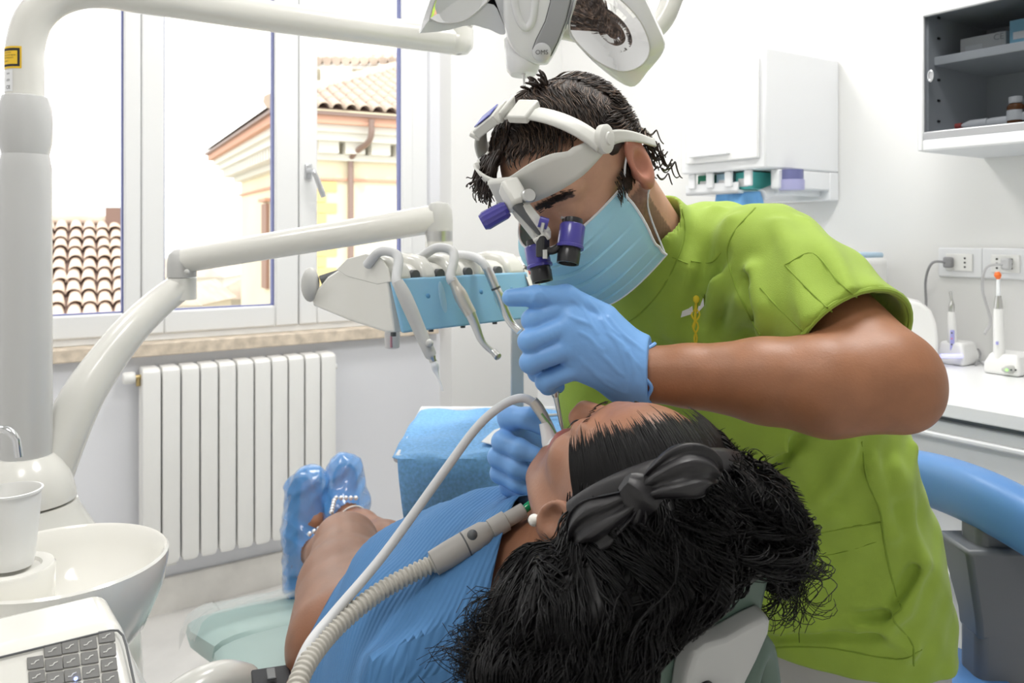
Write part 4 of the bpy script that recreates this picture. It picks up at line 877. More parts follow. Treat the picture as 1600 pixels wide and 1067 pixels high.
for k, (lb, pts) in enumerate((('slim steel probe lying on the blue drape', [P(842, 660, 1.86), P(918, 651, 1.90)]), ('steel tweezers lying on the blue drape beside the probe', [P(880, 646, 1.93), P(905, 662, 1.84)]))):
    t = thing(('dental_probe', 'tweezers')[k], lb, 'instrument', V(pts[0][0], pts[0][1], TZ+.02)); q_ = [V(a[0], a[1], TZ+.0215) for a in pts]
    MB().tube([q_[0], q_[0]*.7+q_[1]*.3, q_[1]], [.0035, .004, .0015], 8).build('shaft', m_steel, t); MB().tube(cr([q_[1], q_[1]+(q_[1]-q_[0])*.05+ZU*.008, q_[1]+(q_[1]-q_[0])*.12+ZU*.003], 4), .0012, 6).build('hook', m_steel, t)
mb = MB(); wpq = [(752, 690), (772, 672), (800, 662), (796, 690), (768, 694)]
mb.prism([V(*(onz(a, b, TZ+.02)[:2]), TZ+.019) for a, b in wpq], (0, 0, .0015))
tag(mb.build('paper_pouch', m_lab), 'white paper pouch lying on the blue drape by the gloved hand', 'pouch')
# ================================================================== PATIENT CHAIR
AX = unit(V(-.46, .888, 0)); SX = V(AX[1], -AX[0], 0); H0 = V(.10, .80, 0)
def ch(t, s, z): return H0+AX*t+SX*s+ZU*z
m_up = mat('chair_green_vinyl', (.36, .50, .48), .4); m_upd = mat('headrest_green_vinyl', (.10, .155, .125), .45)
dch = thing('dental_chair', 'pale green reclined dental chair with grey headrest bracket', 'dental chair', ch(.7, 0, 0))
def slab(nm, rows, m, th=.07):
    rings = []
    for t, wv, z in rows:
        pr = []
        for a in np.linspace(0, 2*math.pi, 24, endpoint=False):
            c, s_ = math.cos(a), math.sin(a); pr.append(ch(t, wv*math.copysign(abs(c)**.45, c), z-th/2+th/2*math.copysign(abs(s_)**.55, s_)))
        rings.append(pr)
    return MB().loft(rings).build(nm, m, dch)
slab('seat_cushion', [(.38, .22, .665), (.40, .25, .675), (.55, .27, .655), (.75, .275, .635), (.88, .27, .61), (.90, .26, .60)], m_up, .085)
slab('leg_rest', [(.905, .24, .595), (.92, .265, .60), (1.05, .275, .56), (1.25, .275, .485), (1.36, .27, .452), (1.39, .25, .44)], m_up, .075)
slab('back_cushion', [(.09, .15, .925), (.11, .175, .92), (.2, .21, .855), (.36, .235, .70), (.38, .225, .68)], m_up, .09)
cov = MB().grid(lambda u, v: ch(1.06+.335*u, -.282+.564*v, .580-.36*(.335*u)+.005*math.sin(v*40+u*9)*math.sin(u*22)-.05*abs(2*v-1)**24-.05*u**24), 40, 40)
m_film = mat('clear_plastic_film', (.85, .88, .88), .12, alpha=.30, coat=.5)
tag(cov.build('plastic_cover', m_film, dch))
MB().box(ch(.62, 0, .36), (.3, .45, .5), np.array([SX, AX, ZU]).T).build('chair_base', m_uw, dch, bevel=.04, seg=3); MB().box(ch(.7, 0, .06), (.45, .8, .12), np.array([SX, AX, ZU]).T).build('chair_foot', m_uw, dch, bevel=.03, seg=3)
arm = cr([P(240, 1120, 1.12), P(300, 1075, 1.16), P(350, 1056, 1.2), P(390, 1062, 1.24)], 5)
MB().tube(arm, .028, 16, flat=.8).build('armrest', m_uw, dch, subsurf=1)
# headrest: cushion with moulded grey bracket seen from behind
hn = unit(V(.45, -.80, -.25))
hO = P(1110, 985, .725)
hp_ = lambda px, py, o=0.: onplane(px, py, hO, hn)+hn*o
hout = [(985, 1130), (1005, 1040), (1030, 980), (1070, 930), (1120, 895), (1165, 878), (1200, 880), (1206, 905), (1194, 960), (1172, 1015), (1140, 1130)]
MB().loft([[hp_(a, b, -.065) for a, b in shrink(hout, .9)], [hp_(a, b, -.05) for a, b in hout], [hp_(a, b, -.006) for a, b in hout], [hp_(a, b, .0) for a, b in shrink(hout, .96)]]).build('headrest_cushion', m_upd, dch, bevel=.006, seg=3)
brk = [(1040, 1110), (1052, 1030), (1062, 1000), (1080, 985), (1115, 975), (1150, 955), (1178, 942), (1186, 948), (1184, 966), (1165, 1010), (1140, 1060), (1125, 1110)]
MB().loft([[hp_(a, b, .0) for a, b in brk], [hp_(a, b, .014) for a, b in shrink(brk, .97)], [hp_(a, b, .018) for a, b in shrink(brk, .9)]]).build('headrest_bracket', mat('bracket_grey', (.48, .49, .48), .4), dch, bevel=.003)
MB().sphere(hp_(1077, 1058, .016), .012).build('bracket_recess', m_black, dch); MB().tube(cr([hp_(1080, 1048, .02), hp_(1092, 1052, .026), hp_(1098, 1062, .026), hp_(1100, 1085, .024)], 4), .0035, 8).build('release_lever', m_chrome, dch)
MB().tube([hp_(1100, 1090, .0), ch(.1, 0, .86)], .02, 12).build('headrest_stem', m_steel, dch)
grb = cr([P(1150, 1110, .84), P(1172, 1030, .84), P(1188, 1015, .86), P(1200, 1090, .88)], 5)
MB().tube(grb, .016, 14).build('back_side_pad', m_upd, dch)
# phone
ph = thing('mobile_phone', 'black mobile phone with camera window lying on the chair beside the patient', 'phone', P(425, 1055, 1.08))
pn = [P(392, 1046, 1.16), P(452, 1037, 1.17), P(462, 1085, 1.06), P(396, 1100, 1.05)]
MB().prism(pn, unit(np.cross(pn[1]-pn[0], pn[3]-pn[0]))*.008).build('case', mat('phone_black', (.012, .013, .018), .5, spec=.2), ph, bevel=.003, seg=3)
pu = unit(np.cross(pn[3]-pn[0], pn[1]-pn[0])); pu = pu if pu[2] > 0 else -pu
MB().prism([P(416, 1050, 1.135)+pu*.002, P(430, 1048, 1.135)+pu*.002, P(432, 1064, 1.10)+pu*.002, P(418, 1066, 1.10)+pu*.002], pu*.003).build('camera_window', m_dgrey, ph, bevel=.001)
# ================================================================== DENTIST
def basis(yaw, pitch, roll):
    f = V(-math.sin(yaw)*math.cos(pitch), -math.cos(yaw)*math.cos(pitch), math.sin(pitch)); u = unit(ZU-np.dot(ZU, f)*f); l = np.cross(u, f)
    u2 = u*math.cos(roll)+l*math.sin(roll); return f, np.cross(u2, f), u2
DF, DL_, DU = basis(.76, -.79, -.03); DO = P(907, 271, 1.0365); DS = 1.07; DMt = np.array([DF, DL_, DU]).T
def hd(f, l, u): return DO+DS*(DMt@V(f, l, u))
def loc(p, O, M, s): return ((p-O.astype(np.float32))@M.astype(np.float32))/np.float32(s)
def head_sd(q, cc=(-.006, 0, .042), crr=(.098, .077, .086), ear=True):        # q in head space (forward, left, up)
    a = q.copy(); a[:, 1] = np.abs(a[:, 1])
    d = ell_sd(q, cc, crr)
    d = smin(d, ell_sd(q, (.032, 0, -.03), (.064, .058, .085)), .03)
    d = smin(d, cap_sd(q, (.072, 0, -.098), (.078, 0, -.094), .02, .022), .03)
    d = smin(d, cap_sd(a, (0, .056, -.045), (.06, .026, -.094), .018, .016), .02)
    d = smin(d, ell_sd(a, (.056, .042, -.016), (.023, .020, .018)), .018)
    d = smin(d, cap_sd(a, (.086, .006, .036), (.070, .048, .036), .012, .010), .014)
    d = smax(d, -ell_sd(a, (.100, .034, .014), (.02, .02, .014)), .012)
    d = smin(d, cap_sd(q, (.088, 0, .024), (.112, 0, -.022), .0085, .0115), .010)
    d = smin(d, ell_sd(a, (.105, .0105, -.029), (.010, .008, .008)), .008)
    d = smin(d, ell_sd(a, (.0755, .033, .013), (.0145, .017, .0135)), .004)
    d = smin(d, ell_sd(q, (.092, 0, -.055), (.012, .026, .007)), .008)
    d = smin(d, ell_sd(q, (.090, 0, -.067), (.012, .021, .008)), .008)
    d = smax(d, -ell_sd(q, (.107, 0, -.061), (.012, .022, .0022)), .004)
    if ear:
        e = ell_sd(a, (-.010, .082, .0), (.023, .0085, .036), np.array([[.97, -.25, 0], [.25, .97, 0], [0, 0, 1]]))
        e = smax(e, -ell_sd(a, (-.005, .0965, .003), (.0135, .0155, .021)), .004)
        e = smin(e, ell_sd(a, (-.004, .080, -.026), (.008, .005, .009)), .006)
        e = smin(e, ell_sd(a, (.004, .079, -.006), (.005, .004, .007)), .004)
        d = smin(d, e, .005)
    return d
# joints
shL = P(1200, 402, 1.07); elL = P(1396, 600, .862); wrL = P(1004, 584, .93)
shR = V(.123, 1.29, 1.25); elR = V(.155, 1.235, .99); wrR = P(880, 742, 1.065)
neckB = P(1030, 418, 1.15)
def skin_d(p):
    d = head_sd(loc(p, DO, DMt, DS), (.002, 0, .034), (.088, .075, .078))*DS
    d = smin(d, cap_sd(p, hd(-.03, 0, -.03), neckB, .055, .062), .025)
    d = smin(d, cap_sd(p, neckB+V(.02, .035, -.07), neckB, .07, .056), .03)
    for sh, s in ((shL, 1), (shR, -1)): d = smin(d, cap_sd(p, neckB+V(.02, .035, -.06), sh, .048, .050), .03)
    d = smin(d, cap_sd(p, shL, elL+V(-.004, .012, .01), .056, .050), .03)
    fa = [elL, elL*.75+wrL*.25+V(0, 0, -.004), elL*.5+wrL*.5+V(0, 0, -.002), elL*.2+wrL*.8, wrL]
    d = smin(d, path_sd(p, fa, [.051, .056, .047, .035, .0325], .01), .022)
    d = smin(d, ell_sd(p, elL+V(.014, .004, -.016), (.030, .034, .030)), .02)
    d = smin(d, path_sd(p, [shR, elR, wrR], [.055, .045, .03], .02), .03)
    return d
dent = thing('person', 'dentist in lime green tunic, face mask and blue gloves bending over the patient', 'person', P(1300, 1000, 1.25)*V(1, 1, 0)+V(0, 0, .66))
m_skin = mat('skin_tan', (.4, .2, .11), .48, attr=True, sss=.08, bump=.12, bscale=350, var=.10, vscale=40)
def dcol(v):
    q = loc(v.astype(np.float32), DO, DMt, DS); n = len(v); c = np.tile(np.array([.335, .145, .070]), (n, 1))
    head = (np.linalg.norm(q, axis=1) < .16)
    c[head] = (.62, .35, .235)  # face skin lightened in place of missing fill light
    nz = .5+.5*np.sin(q[:, 0]*900)*np.sin(q[:, 1]*870)*np.sin(q[:, 2]*910)
    st = head & (q[:, 2] < -.03) & (np.abs(q[:, 1]) > .035) & (q[:, 0] > -.025)
    c[st] = (np.array([.30, .17, .12])*(.75+.4*nz[st])[:, None])
    ear = head & (np.abs(q[:, 1]) > .077) & (q[:, 0] < .02) & (np.abs(q[:, 2]) < .04); c[ear] = (.50, .21, .14)
    sc = head & (q[:, 2] > .03) & ((q[:, 0] < .010) | (q[:, 2] > .095)) & ~ear; c[sc] = (.06, .04, .035)
    br = head & (q[:, 0] > .05) & (np.abs(q[:, 2]-.034-.10*np.maximum(0, .03-np.abs(np.abs(q[:, 1])-.035))) < .0045) & (np.abs(q[:, 1]) > .012) & (np.abs(q[:, 1]) < .055)
    c[br] = (.07, .04, .03)
    return c
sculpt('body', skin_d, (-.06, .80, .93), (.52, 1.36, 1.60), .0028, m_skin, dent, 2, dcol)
m_eyew = mat('eye_white', (.75, .72, .68), .2); m_iris = mat('eye_dark', (.05, .03, .02), .1)
for s in (-1, 1):
    e = MB().sphere(hd(.0765, s*.033, .0115), .0135*DS).build('eye', m_eyew, dent); MB().sphere(hd(.0765, s*.033, .0115)+DMt@V(.0125, 0, -.0055)*DS*.9, .0048).build('iris', m_iris, e)
# ------------------------------------------------------------------ tunic
LH = unit(V(.74, -.67, 0)); FH = V(LH[1], -LH[0], 0)     # lateral / forward on the floor plane
TM = np.array([LH, FH*1.0, ZU]).T.astype(np.float32); TMs = TM.copy(); TMs[:, 1] *= 1.5
spine = [P(1292, 1060, 1.28), P(1282, 960, 1.27), P(1270, 860, 1.25), P(1236, 720, 1.23), P(1180, 590, 1.21), P(1120, 490, 1.19)]
srad = [.187, .188, .182, .172, .176, .165]
hemz = P(1300, 1047, 1.15)[2]
uax = unit(elL-shL)
nk_ax = unit(hd(-.03, 0, -.03)-neckB)
def tunic0(p):
    q = p@TMs; d = path_sd(q, [np.asarray(s, np.float32)@TMs for s in spine], srad, .03)/1.2
    d = smin(d, path_sd(p, [neckB+V(.01, .03, -.035), P(1110, 392, 1.15), shL+V(-.01, .0, -.016)], [.066, .060, .072], .02), .035)
    d = smin(d, path_sd(p, [neckB-nk_ax*.05, neckB+nk_ax*.05], [.098, .0765], .02), .03)
    d = smin(d, path_sd(p, [neckB+V(0, .03, -.03), shR], [.066, .07], .02), .04)
    d = smin(d, path_sd(p, [shL, shL+uax*.10, shL+uax*.20], [.073, .074, .079], .02), .03)
    d = smin(d, path_sd(p, [shR, shR*.4+elR*.6, elR], [.075, .07, .06], .02), .03)
    return d
def foldpts(pxs, off=0.): return [hit(tunic0, a, b)+V(0, off, 0) for a, b in pxs]
ridges = [([(1175, 425), (1190, 480), (1200, 540)], .010), ([(1120, 330), (1075, 420), (1050, 520)], .009), ([(1145, 345), (1120, 440), (1105, 530)], .008), ([(1160, 470), (1140, 520)], .007),
          ([(1235, 700), (1190, 740), (1165, 770)], .011), ([(1360, 720), (1375, 790), (1390, 830)], .010), ([(1395, 730), (1420, 800), (1428, 860)], .008), ([(1440, 880), (1410, 950), (1390, 965)], .010), ([(1340, 975), (1380, 985), (1425, 1015)], .010), ([(1200, 990), (1280, 984), (1370, 982)], .006), ([(1260, 345), (1310, 430), (1345, 480)], .006), ([(1215, 350), (1250, 440), (1262, 500)], .005), ([(1300, 800), (1250, 830), (1195, 842)], .006), ([(1425, 700), (1405, 760)], .008), ([(1330, 700), (1300, 760), (1240, 800)], .007)]
valleys = [([(1168, 440), (1180, 490), (1195, 545)], .006), ([(1245, 690), (1205, 735), (1180, 765)], .008), ([(1200, 998), (1280, 993), (1370, 992)], .0055), ([(1390, 960), (1340, 962)], .007), ([(1430, 885), (1400, 940)], .006), ([(1130, 400), (1110, 470)], .005)]
RG = [(foldpts(a), r) for a, r in ridges]; VG = [(foldpts(a), r) for a, r in valleys]
nk_ax = unit(hd(-.03, 0, -.03)-neckB)
def tunic(p):
    d = tunic0(p)
    near = np.abs(d) < .05
    if near.any():
        e = d[near]; pn_ = p[near]
        for a, r in RG: e = smin(e, path_sd(pn_, a, [r]*len(a)), .018)
        for a, r in VG: e = smax(e, -path_sd(pn_, a, [r]*len(a)), .014)
        e = e+.0016*np.sin(pn_[:, 2]*70+pn_[:, 0]*55+2*np.sin(pn_[:, 0]*31))+.001*np.sin(pn_[:, 0]*140-pn_[:, 2]*60)
        d[near] = e
    d = smax(d, (np.float32(hemz)-p[:, 2])+.012*np.sin(p[:, 0]*14+1)*0, .004)
    d = smax(d, pl_sd(p, shL+uax*.185+V(0, 0, 0), uax)*1.0*(np.linalg.norm(p-shL.astype(np.float32), axis=1) < .30)-(np.linalg.norm(p-shL.astype(np.float32), axis=1) >= .30)*1., .004)
    d = smax(d, -cap_sd(p, shL+uax*.165, shL+uax*.32, .068, .072), .003)
    d = smax(d, -cap_sd(p, neckB+nk_ax*.0, neckB+nk_ax*.2, .060, .078), .004)
    d = smax(d, pl_sd(p, neckB+nk_ax*.066+FH*.05, nk_ax-FH*.25), .004)
    return d
m_grn = mat('lime_cotton', (.31, .45, .05), .8, bump=.22, bscale=900, var=.06, vscale=30, sheen=.15)
tun = sculpt('tunic', tunic, (-.03, .82, hemz-.02), (.72, 1.46, 1.48), .0042, m_grn, dent, 2)
m_grnd = mat('lime_seam', (.235, .35, .035), .8)
def on(fn, pxs, lift=.0): return [hit(fn, a, b)-unit(hit(fn, a, b)-V(0, 0, CAMH))*lift for a, b in pxs]
def seam(pxs, r=.0011, n=6, m=m_grnd, nm='seam', lift=.0008):
    pts = [tuple(x) for x in cr(np.array(pxs, float), n)]; MB().tube(on(tunic, pts, lift), r, 6).build(nm, m, tun)
seam([(1066, 327), (1070, 360), (1060, 400), (1035, 450), (1000, 490), (965, 512)]); seam([(1050, 402), (1075, 412)]); seam([(1080, 408), (1110, 410), (1128, 394)])
seam([(1180, 325), (1145, 365), (1137, 400), (1150, 450), (1180, 510), (1193, 530)], .0013)
seam([(1188, 450), (1215, 480), (1260, 522)]); seam([(1226, 414), (1265, 455), (1305, 492)]); seam([(1226, 414), (1270, 396), (1310, 440), (1350, 474)]); 
seam([(1346, 690), (1355, 750), (1375, 800), (1384, 860), (1400, 930), (1408, 950), (1396, 968), (1425, 1005), (1428, 1040)], .0014)
seam([(1190, 846), (1250, 838), (1320, 825), (1376, 816)], .0016); seam([(1376, 816), (1385, 870), (1400, 930)], .001); seam([(1265, 872), (1320, 862), (1374, 845)], .0006); seam([(1195, 1012), (1290, 1012), (1400, 1030), (1440, 1015)], .0012)
# pocket flap on sleeve with pen
MB().tube(on(tunic, [(1283, 518), (1310, 492), (1334, 480)], .003), .0035, 8).build('pocket_pen', m_lab, tun)
# embroidered staff of two serpents with wings
m_emb = mat('embroidery_yellow', (.78, .60, .03), .7); m_embw = mat('embroidery_white', (.80, .80, .80), .8)
MB().tube(on(tunic, [(1088, 466), (1086, 500), (1081, 537)], .001), .0018, 8).build('emblem_staff', m_emb, tun); MB().sphere(on(tunic, [(1088, 467)], .001)[0], (.0045, .003, .006)).build('emblem_knob', m_emb, tun)
for s in (-1, 1):
    MB().tube(on(tunic, [(1087+s*8*math.sin(k*.75)*(1-k/14), 482+k*4.6) for k in range(13)], .0015), .0014, 6).build('emblem_serpent', m_emb, tun)
    wpx = [(1086+s*3, 490), (1086+s*(22 if s < 0 else 13), 496 if s < 0 else 466), (1086+s*(20 if s < 0 else 14), 486 if s < 0 else 478), (1086+s*10, 482), (1086+s*4, 478)]
    MB().prism(on(tunic, wpx, .0018), V(0, .0015, 0)).build('emblem_wing', m_embw, tun, smooth=False)
# sleeve turn-up and neckband
def ringaround(c, ax, r, n=40): M = frame(ax); return [c+M@V(r*math.cos(a), 0, r*math.sin(a)) for a in np.linspace(0, 2*math.pi, n)]
MB().tube(ringaround(shL+uax*.183, uax, .0745), .0035, 8).build('sleeve_hem', m_grn, tun)
# trousers
m_trs = mat('trousers_grey', (.52, .51, .50), .8, bump=.15, bscale=200)
def trs(p):
    q = p@TMs; d = path_sd(q, [np.asarray(s, np.float32)@TMs for s in (spine[0]+V(0, 0, .08), spine[0]+V(0, 0, -.06))], [.178, .178], .02)/1.2
    for s in (-1, 1):
        hip = spine[0]+LH*s*.09+V(0, 0, -.06); knee = hip+FH*.34+LH*s*.10+V(0, 0, -.03)
        d = smin(d, path_sd(p, [hip, knee, V(knee[0], knee[1], .08)], [.095, .07, .055], .03), .03)
    return d
sculpt('trousers', trs, (-.1, .7, .06), (.80, 1.5, .86), .009, m_trs, dent, 2)
for s in (-1, 1):
    hip = spine[0]+LH*s*.09; knee = hip+FH*.34+LH*s*.10; a = V(knee[0], knee[1], .045)
    MB().sphere(a+FH*.06, (.05, .13, .044), M=np.array([LH, FH, ZU]).T).build('shoe', m_lab, dent)
# ------------------------------------------------------------------ gloves
m_glv = mat('nitrile_blue', (.19, .41, .80), .42, bump=.7, bscale=38, spec=.4)
def hand_fn(fingers, palm, wrist, rw, kp=.012, creases=()):
    def fn(p):
        d = None
        for pts, rad in palm:
            e = path_sd(p, pts, rad, .01); d = e if d is None else smin(d, e, .02)
        for pts, rad in fingers:
            e = path_sd(p, pts, rad, .006); d = smin(d, e, kp*.22)
        return d
    return fn
fL = [([P(884, 482, .905), P(832, 500, .898), P(842, 522, .945), P(866, 545, .95)], [.013, .0118, .0108, .009]),
      ([P(882, 512, .895), P(827, 533, .888), P(836, 553, .935), P(862, 572, .945)], [.0132, .0120, .011, .009]),
      ([P(886, 545, .893), P(829, 566, .888), P(840, 582, .93), P(866, 590, .94)], [.0130, .0116, .0105, .009]),
      ([P(900, 575, .90), P(852, 596, .897), P(856, 603, .93), P(872, 604, .94)], [.0125, .0105, .0095, .008]),
      ([P(940, 497, .925), P(884, 466, .908), P(838, 463, .90), P(798, 465, .90)], [.018, .0150, .0118, .0100])]
pL = [([P(1000, 583, .93), P(890, 488, .905)], [.030, .014]), ([P(1000, 583, .93), P(888, 515, .897)], [.031, .0155]), ([P(1000, 583, .93), P(892, 546, .897)], [.031, .0155]), ([P(1000, 585, .93), P(905, 575, .903)], [.030, .014]), ([P(1000, 583, .93), P(945, 500, .925)], [.029, .018]), ([P(1040, 586, .925), P(985, 581, .932)], [.0355, .0345])]
handL = hand_fn(fL, pL, None, None)
aL = unit(wrL-elL)
def gl0(p): d = handL(p); d = smax(d, pl_sd(p, P(1016, 585, .928), -aL), .002); return smax(d, -cap_sd(p, wrL-aL*.06, wrL-aL*.012, .033, .031), .002)
wr_l = []
for k, (a, b) in enumerate((((895, 468), (935, 520)), ((915, 470), (968, 525)), ((935, 500), (1000, 575)), ((905, 560), (965, 605)), ((985, 545), (998, 615)), ((968, 538), (984, 612)), ((948, 520), (992, 560)), ((925, 545), (982, 590)), ((925, 585), (978, 614)), ((950, 496), (1002, 550)), ((890, 492), (925, 512)), ((848, 452), (852, 474)), ((832, 452), (834, 474)), ((905, 520), (945, 548)))):
    wr_l.append([hit(gl0, a[0]+(b[0]-a[0])*t+4*math.sin(t*5+k), a[1]+(b[1]-a[1])*t) for t in np.linspace(0, 1, 6)])
def gl(p):
    d = gl0(p); nr_ = np.abs(d) < .008
    if nr_.any():
        e = d[nr_]
        for w_ in wr_l: e = smin(e, path_sd(p[nr_], w_, [.0004, .0013, .0016, .0016, .0013, .0004]), .0035)
        d[nr_] = e
    return d
g1 = sculpt('glove', gl, (-.03, .84, 1.14), (.19, .99, 1.31), .0015, m_glv, dent, 1)
cuffc = P(1014, 585, .928); Mr = frame(aL)
rp_ = [cuffc+Mr@V((.0345+.0012*math.sin(a*9))*math.cos(a), .003*math.sin(a*7)+.004*math.sin(a*3), (.0345+.0012*math.cos(a*8))*math.sin(a)) for a in np.linspace(0, 2*math.pi, 60)]
MB().tube(rp_, .0022, 8).build('glove_cuff', m_glv, g1)
fR = [([P(808, 672, 1.005), P(785, 690, 0.965), P(811, 701, 0.945), P(839, 712, 0.941)], [.013, .0125, .0115, .0100]),
      ([P(808, 705, 1.005), P(779, 714, 0.970), P(807, 730, 0.950), P(835, 742, 0.946)], [.013, .0125, .0115, .010]),
      ([P(808, 737, 1.005), P(782, 739, 0.975), P(809, 754, 0.957), P(835, 768, 0.952)], [.0125, .0120, .011, .0095]),
      ([P(815, 762, 1.010), P(795, 760, 0.985), P(819, 773, 0.970), P(839, 786, 0.965)], [.0115, .0108, .0098, .009]),
      ([P(808, 690, 1.010), P(796, 652, 0.975), P(825, 653, 0.957), P(853, 670, 0.952)], [.017, .0140, .0122, .0102])]
pR = [([wrR, P(808, 672, 1.005)], [.028, .015]), ([wrR, P(808, 705, 1.005)], [.029, .016]), ([wrR, P(808, 737, 1.005)], [.029, .016]), ([wrR, P(815, 762, 1.010)], [.028, .014]), ([wrR, P(805, 690, 1.005)], [.028, .018])]
handR = hand_fn(fR, pR, None, None)
g2 = sculpt('glove', handR, (-.06, .90, .99), (.14, 1.13, 1.19), .0018, m_glv, dent, 2)
# ------------------------------------------------------------------ face mask
m_msk = mat('mask_blue', (.38, .70, .84), .8, bump=.15, bscale=600, sss=.1); m_mskw = mat('mask_white', (.82, .85, .88), .7)
def mask_pt(u, v):                      # u across (-1..1), v down (0..1)
    uu = -.010-.114*v+.006*abs(u)
    cf = .130-.010*v-.020*max(0, v-.7)/.3 if v > .12 else .119+.011*v/.12
    half = .071+.008*math.sin(math.pi*min(1, v*1.05)); ff = cf-(.097-.02*v)*abs(u)**2.7
    if .16 < v < .88: ff += .0065*(1-((v-.16)/.18) % 1.)*(1-abs(u)**6)-.003
    return hd(ff, u*(half+.004), uu-.014*(1-abs(u))*(v > .5)*(v-.5))
mk = MB().grid(lambda a, b: mask_pt(a*2-1, b), 36, 76).build('face_mask', m_msk, dent, solid=.0012)
for v in (0., 1.): MB().tube([mask_pt(a, v) for a in np.linspace(-1, 1, 24)], .0016, 6).build('mask_binding', m_mskw, mk)
for s in (-1, 1): MB().tube([mask_pt(s, v) for v in np.linspace(0, 1, 12)], .0020, 6).build('mask_side_binding', m_mskw, mk)
for s in (-1, 1):
    MB().tube(cr([mask_pt(s, .02), hd(.012, s*.079, .012), hd(-.002, s*.084, .026), hd(-.015, s*.083, .03)], 6), .0013, 6).build('ear_loop', m_mskw, mk)
    MB().tube(cr([mask_pt(s, .98), hd(.005, s*.072, -.055), hd(-.02, s*.081, -.028), hd(-.026, s*.083, -.01)], 6), .0013, 6).build('ear_loop', m_mskw, mk)
# ------------------------------------------------------------------ hair
m_hair = mat('hair_brown', (.030, .019, .014), .5, spec=.4, var=.4, vscale=60)
def hairbase(p):
    q = loc(p, DO, DMt, DS); d = ell_sd(q, (.001, 0, .036), (.092, .0795, .082))
    d = d+.003*np.sin(q[:, 0]*90+3*np.sin(q[:, 1]*50))*np.sin(q[:, 2]*80+q[:, 1]*60)
    low = np.where(q[:, 0] > -.03, .030, .030+1.1*(q[:, 0]+.03))          # lower hairline drops behind the ear
    d = smax(d, low-q[:, 2], .006)
    face = np.maximum(.018-q[:, 0], q[:, 2]-.086); d = smax(d, -face, .008)
    return d*DS
hr = sculpt('hair', hairbase, DO-.17, DO+.19, .004, m_hair, dent, 2)
def dhair_sd(p): q = loc(p, DO, DMt, DS); return ell_sd(q, (.001, 0, .036), (.092, .0795, .082))*DS
def dflow(p):
    q = loc(p.astype(np.float32), DO, DMt, DS).astype(float); top = (q[:, 2] > .07) & (q[:, 0] > -.04)
    f = np.stack([np.where(top, 1., -.9), .55*np.sign(q[:, 1]+.01)+.5*np.sin(q[:, 0]*60+q[:, 1]*40), np.where(top, -.15, -.75)+.4*np.sin(q[:, 0]*75+q[:, 1]*50)], 1)
    return f@DMt.T
rg_ = np.random.default_rng(5); hv0 = np.array([v.co[:] for v in hr.data.vertices])+np.array(dent.location)
q0_ = loc(hv0.astype(np.float32), DO, DMt, DS); hv0 = hv0[((q0_[:, 2] > .034) & (q0_[:, 0] < .0)) | (q0_[:, 0] < -.04) | (q0_[:, 2] > .092)]
rt = hv0[rg_.integers(0, len(hv0), 3600)]; q0_ = loc(rt.astype(np.float32), DO, DMt, DS)
dsl = np.where(q0_[:, 2] > .075, .0042, .0026)*rg_.uniform(.6, 1.2, len(rt))*np.where(q0_[:, 0] > .04, .45, 1.)
m_hair2 = mat('hair_brown_light', (.12, .072, .046), .4, spec=.5)
for nm, m_, sl_ in (('hair_strands', m_hair, slice(0, 2600)), ('hair_highlights', m_hair2, slice(2600, 3600))):
    hv, hf = flow_hair(dhair_sd, rt[sl_], dflow, 12, dsl[sl_], .0015, .0035, 5.0, rg_, .004, .0011, phn=.3); mesh_obj(nm, hv, hf, m_, hr, sharp=0)
tuft = MB()
for k in range(26):
    a = V(-.012, .0, .113)+RNG.normal(size=3)*V(.008, .006, .002); tip = a+V(.002, 0, .018)+RNG.normal(size=3)*.005
    tuft.tube(cr([hd(*a), hd(*(a*.4+tip*.6+V(0, .003, .002))), hd(*tip)], 4), [.0018]*8+[.0008], 4)
tuft.build('hair_tuft', m_hair, hr)
curl = MB()
for k in range(34):
    a = V(-.052-.006*RNG.random(), .056+.010*RNG.normal(), -.018+.018*RNG.normal()); r_ = .005+.002*RNG.random(); ph0 = RNG.random()*6; w_ = 6+2*RNG.random()
    curl.tube([hd(a[0]-.004*t+r_*math.sin(ph0+t*w_)-.002, a[1]+.010*t+.4*r_*math.sin(ph0+t*w_+1), a[2]-.020*t+r_*math.cos(ph0+t*w_)) for t in np.linspace(0, 1, 18)], np.linspace(.0016, .0008, 18), 4)
curl.build('hair_curls', m_hair, hr)
fk = MB()
for k in range(90):
    r1, r2 = RNG.random(), RNG.random(); l0 = -.015-.055*r1; A = V(.072-.02*r1, l0, .098-.02*r1); B = V(.098-.035*r1+.006*r2, l0-.018-.012*r2, .052+.016*RNG.normal()*.6); w_ = RNG.normal()
    fk.tube([hd(*(A+(B-A)*t+V(.016*math.sin(t*2.6)*(.6+.5*r2), -.004*math.sin(t*6+w_*2), .004*math.cos(t*7+w_)))) for t in np.linspace(0, 1, 12)], np.linspace(.0016, .0007, 12), 4)
fk.build('hair_forelock', m_hair, hr)
sb = MB()
for k in range(160):
    a = V(.012+.012*RNG.normal(), .0755, .012-.016*RNG.random()); sb.tube([hd(*a), hd(a[0]+.003, a[1]+.003, a[2]-.006), hd(a[0]+.006, a[1]+.002, a[2]-.012)], [.0008, .0008, .0003], 3)
sb.build('sideburn', m_hair, hr)
for s in (-1, 1):
    eb_ = MB()
    for k in range(70):
        t = RNG.random(); l = .014+.038*t; f = .1005-.024*t*t; u = .034+.006*math.sin(t*2.2)+.0022*RNG.normal()
        eb_.tube([hd(f, s*l, u), hd(f-.002, s*(l+.007), u+.002-.003*t)], [.0009, .0003], 3)
    eb_.build('eyebrow', m_hair, dent)
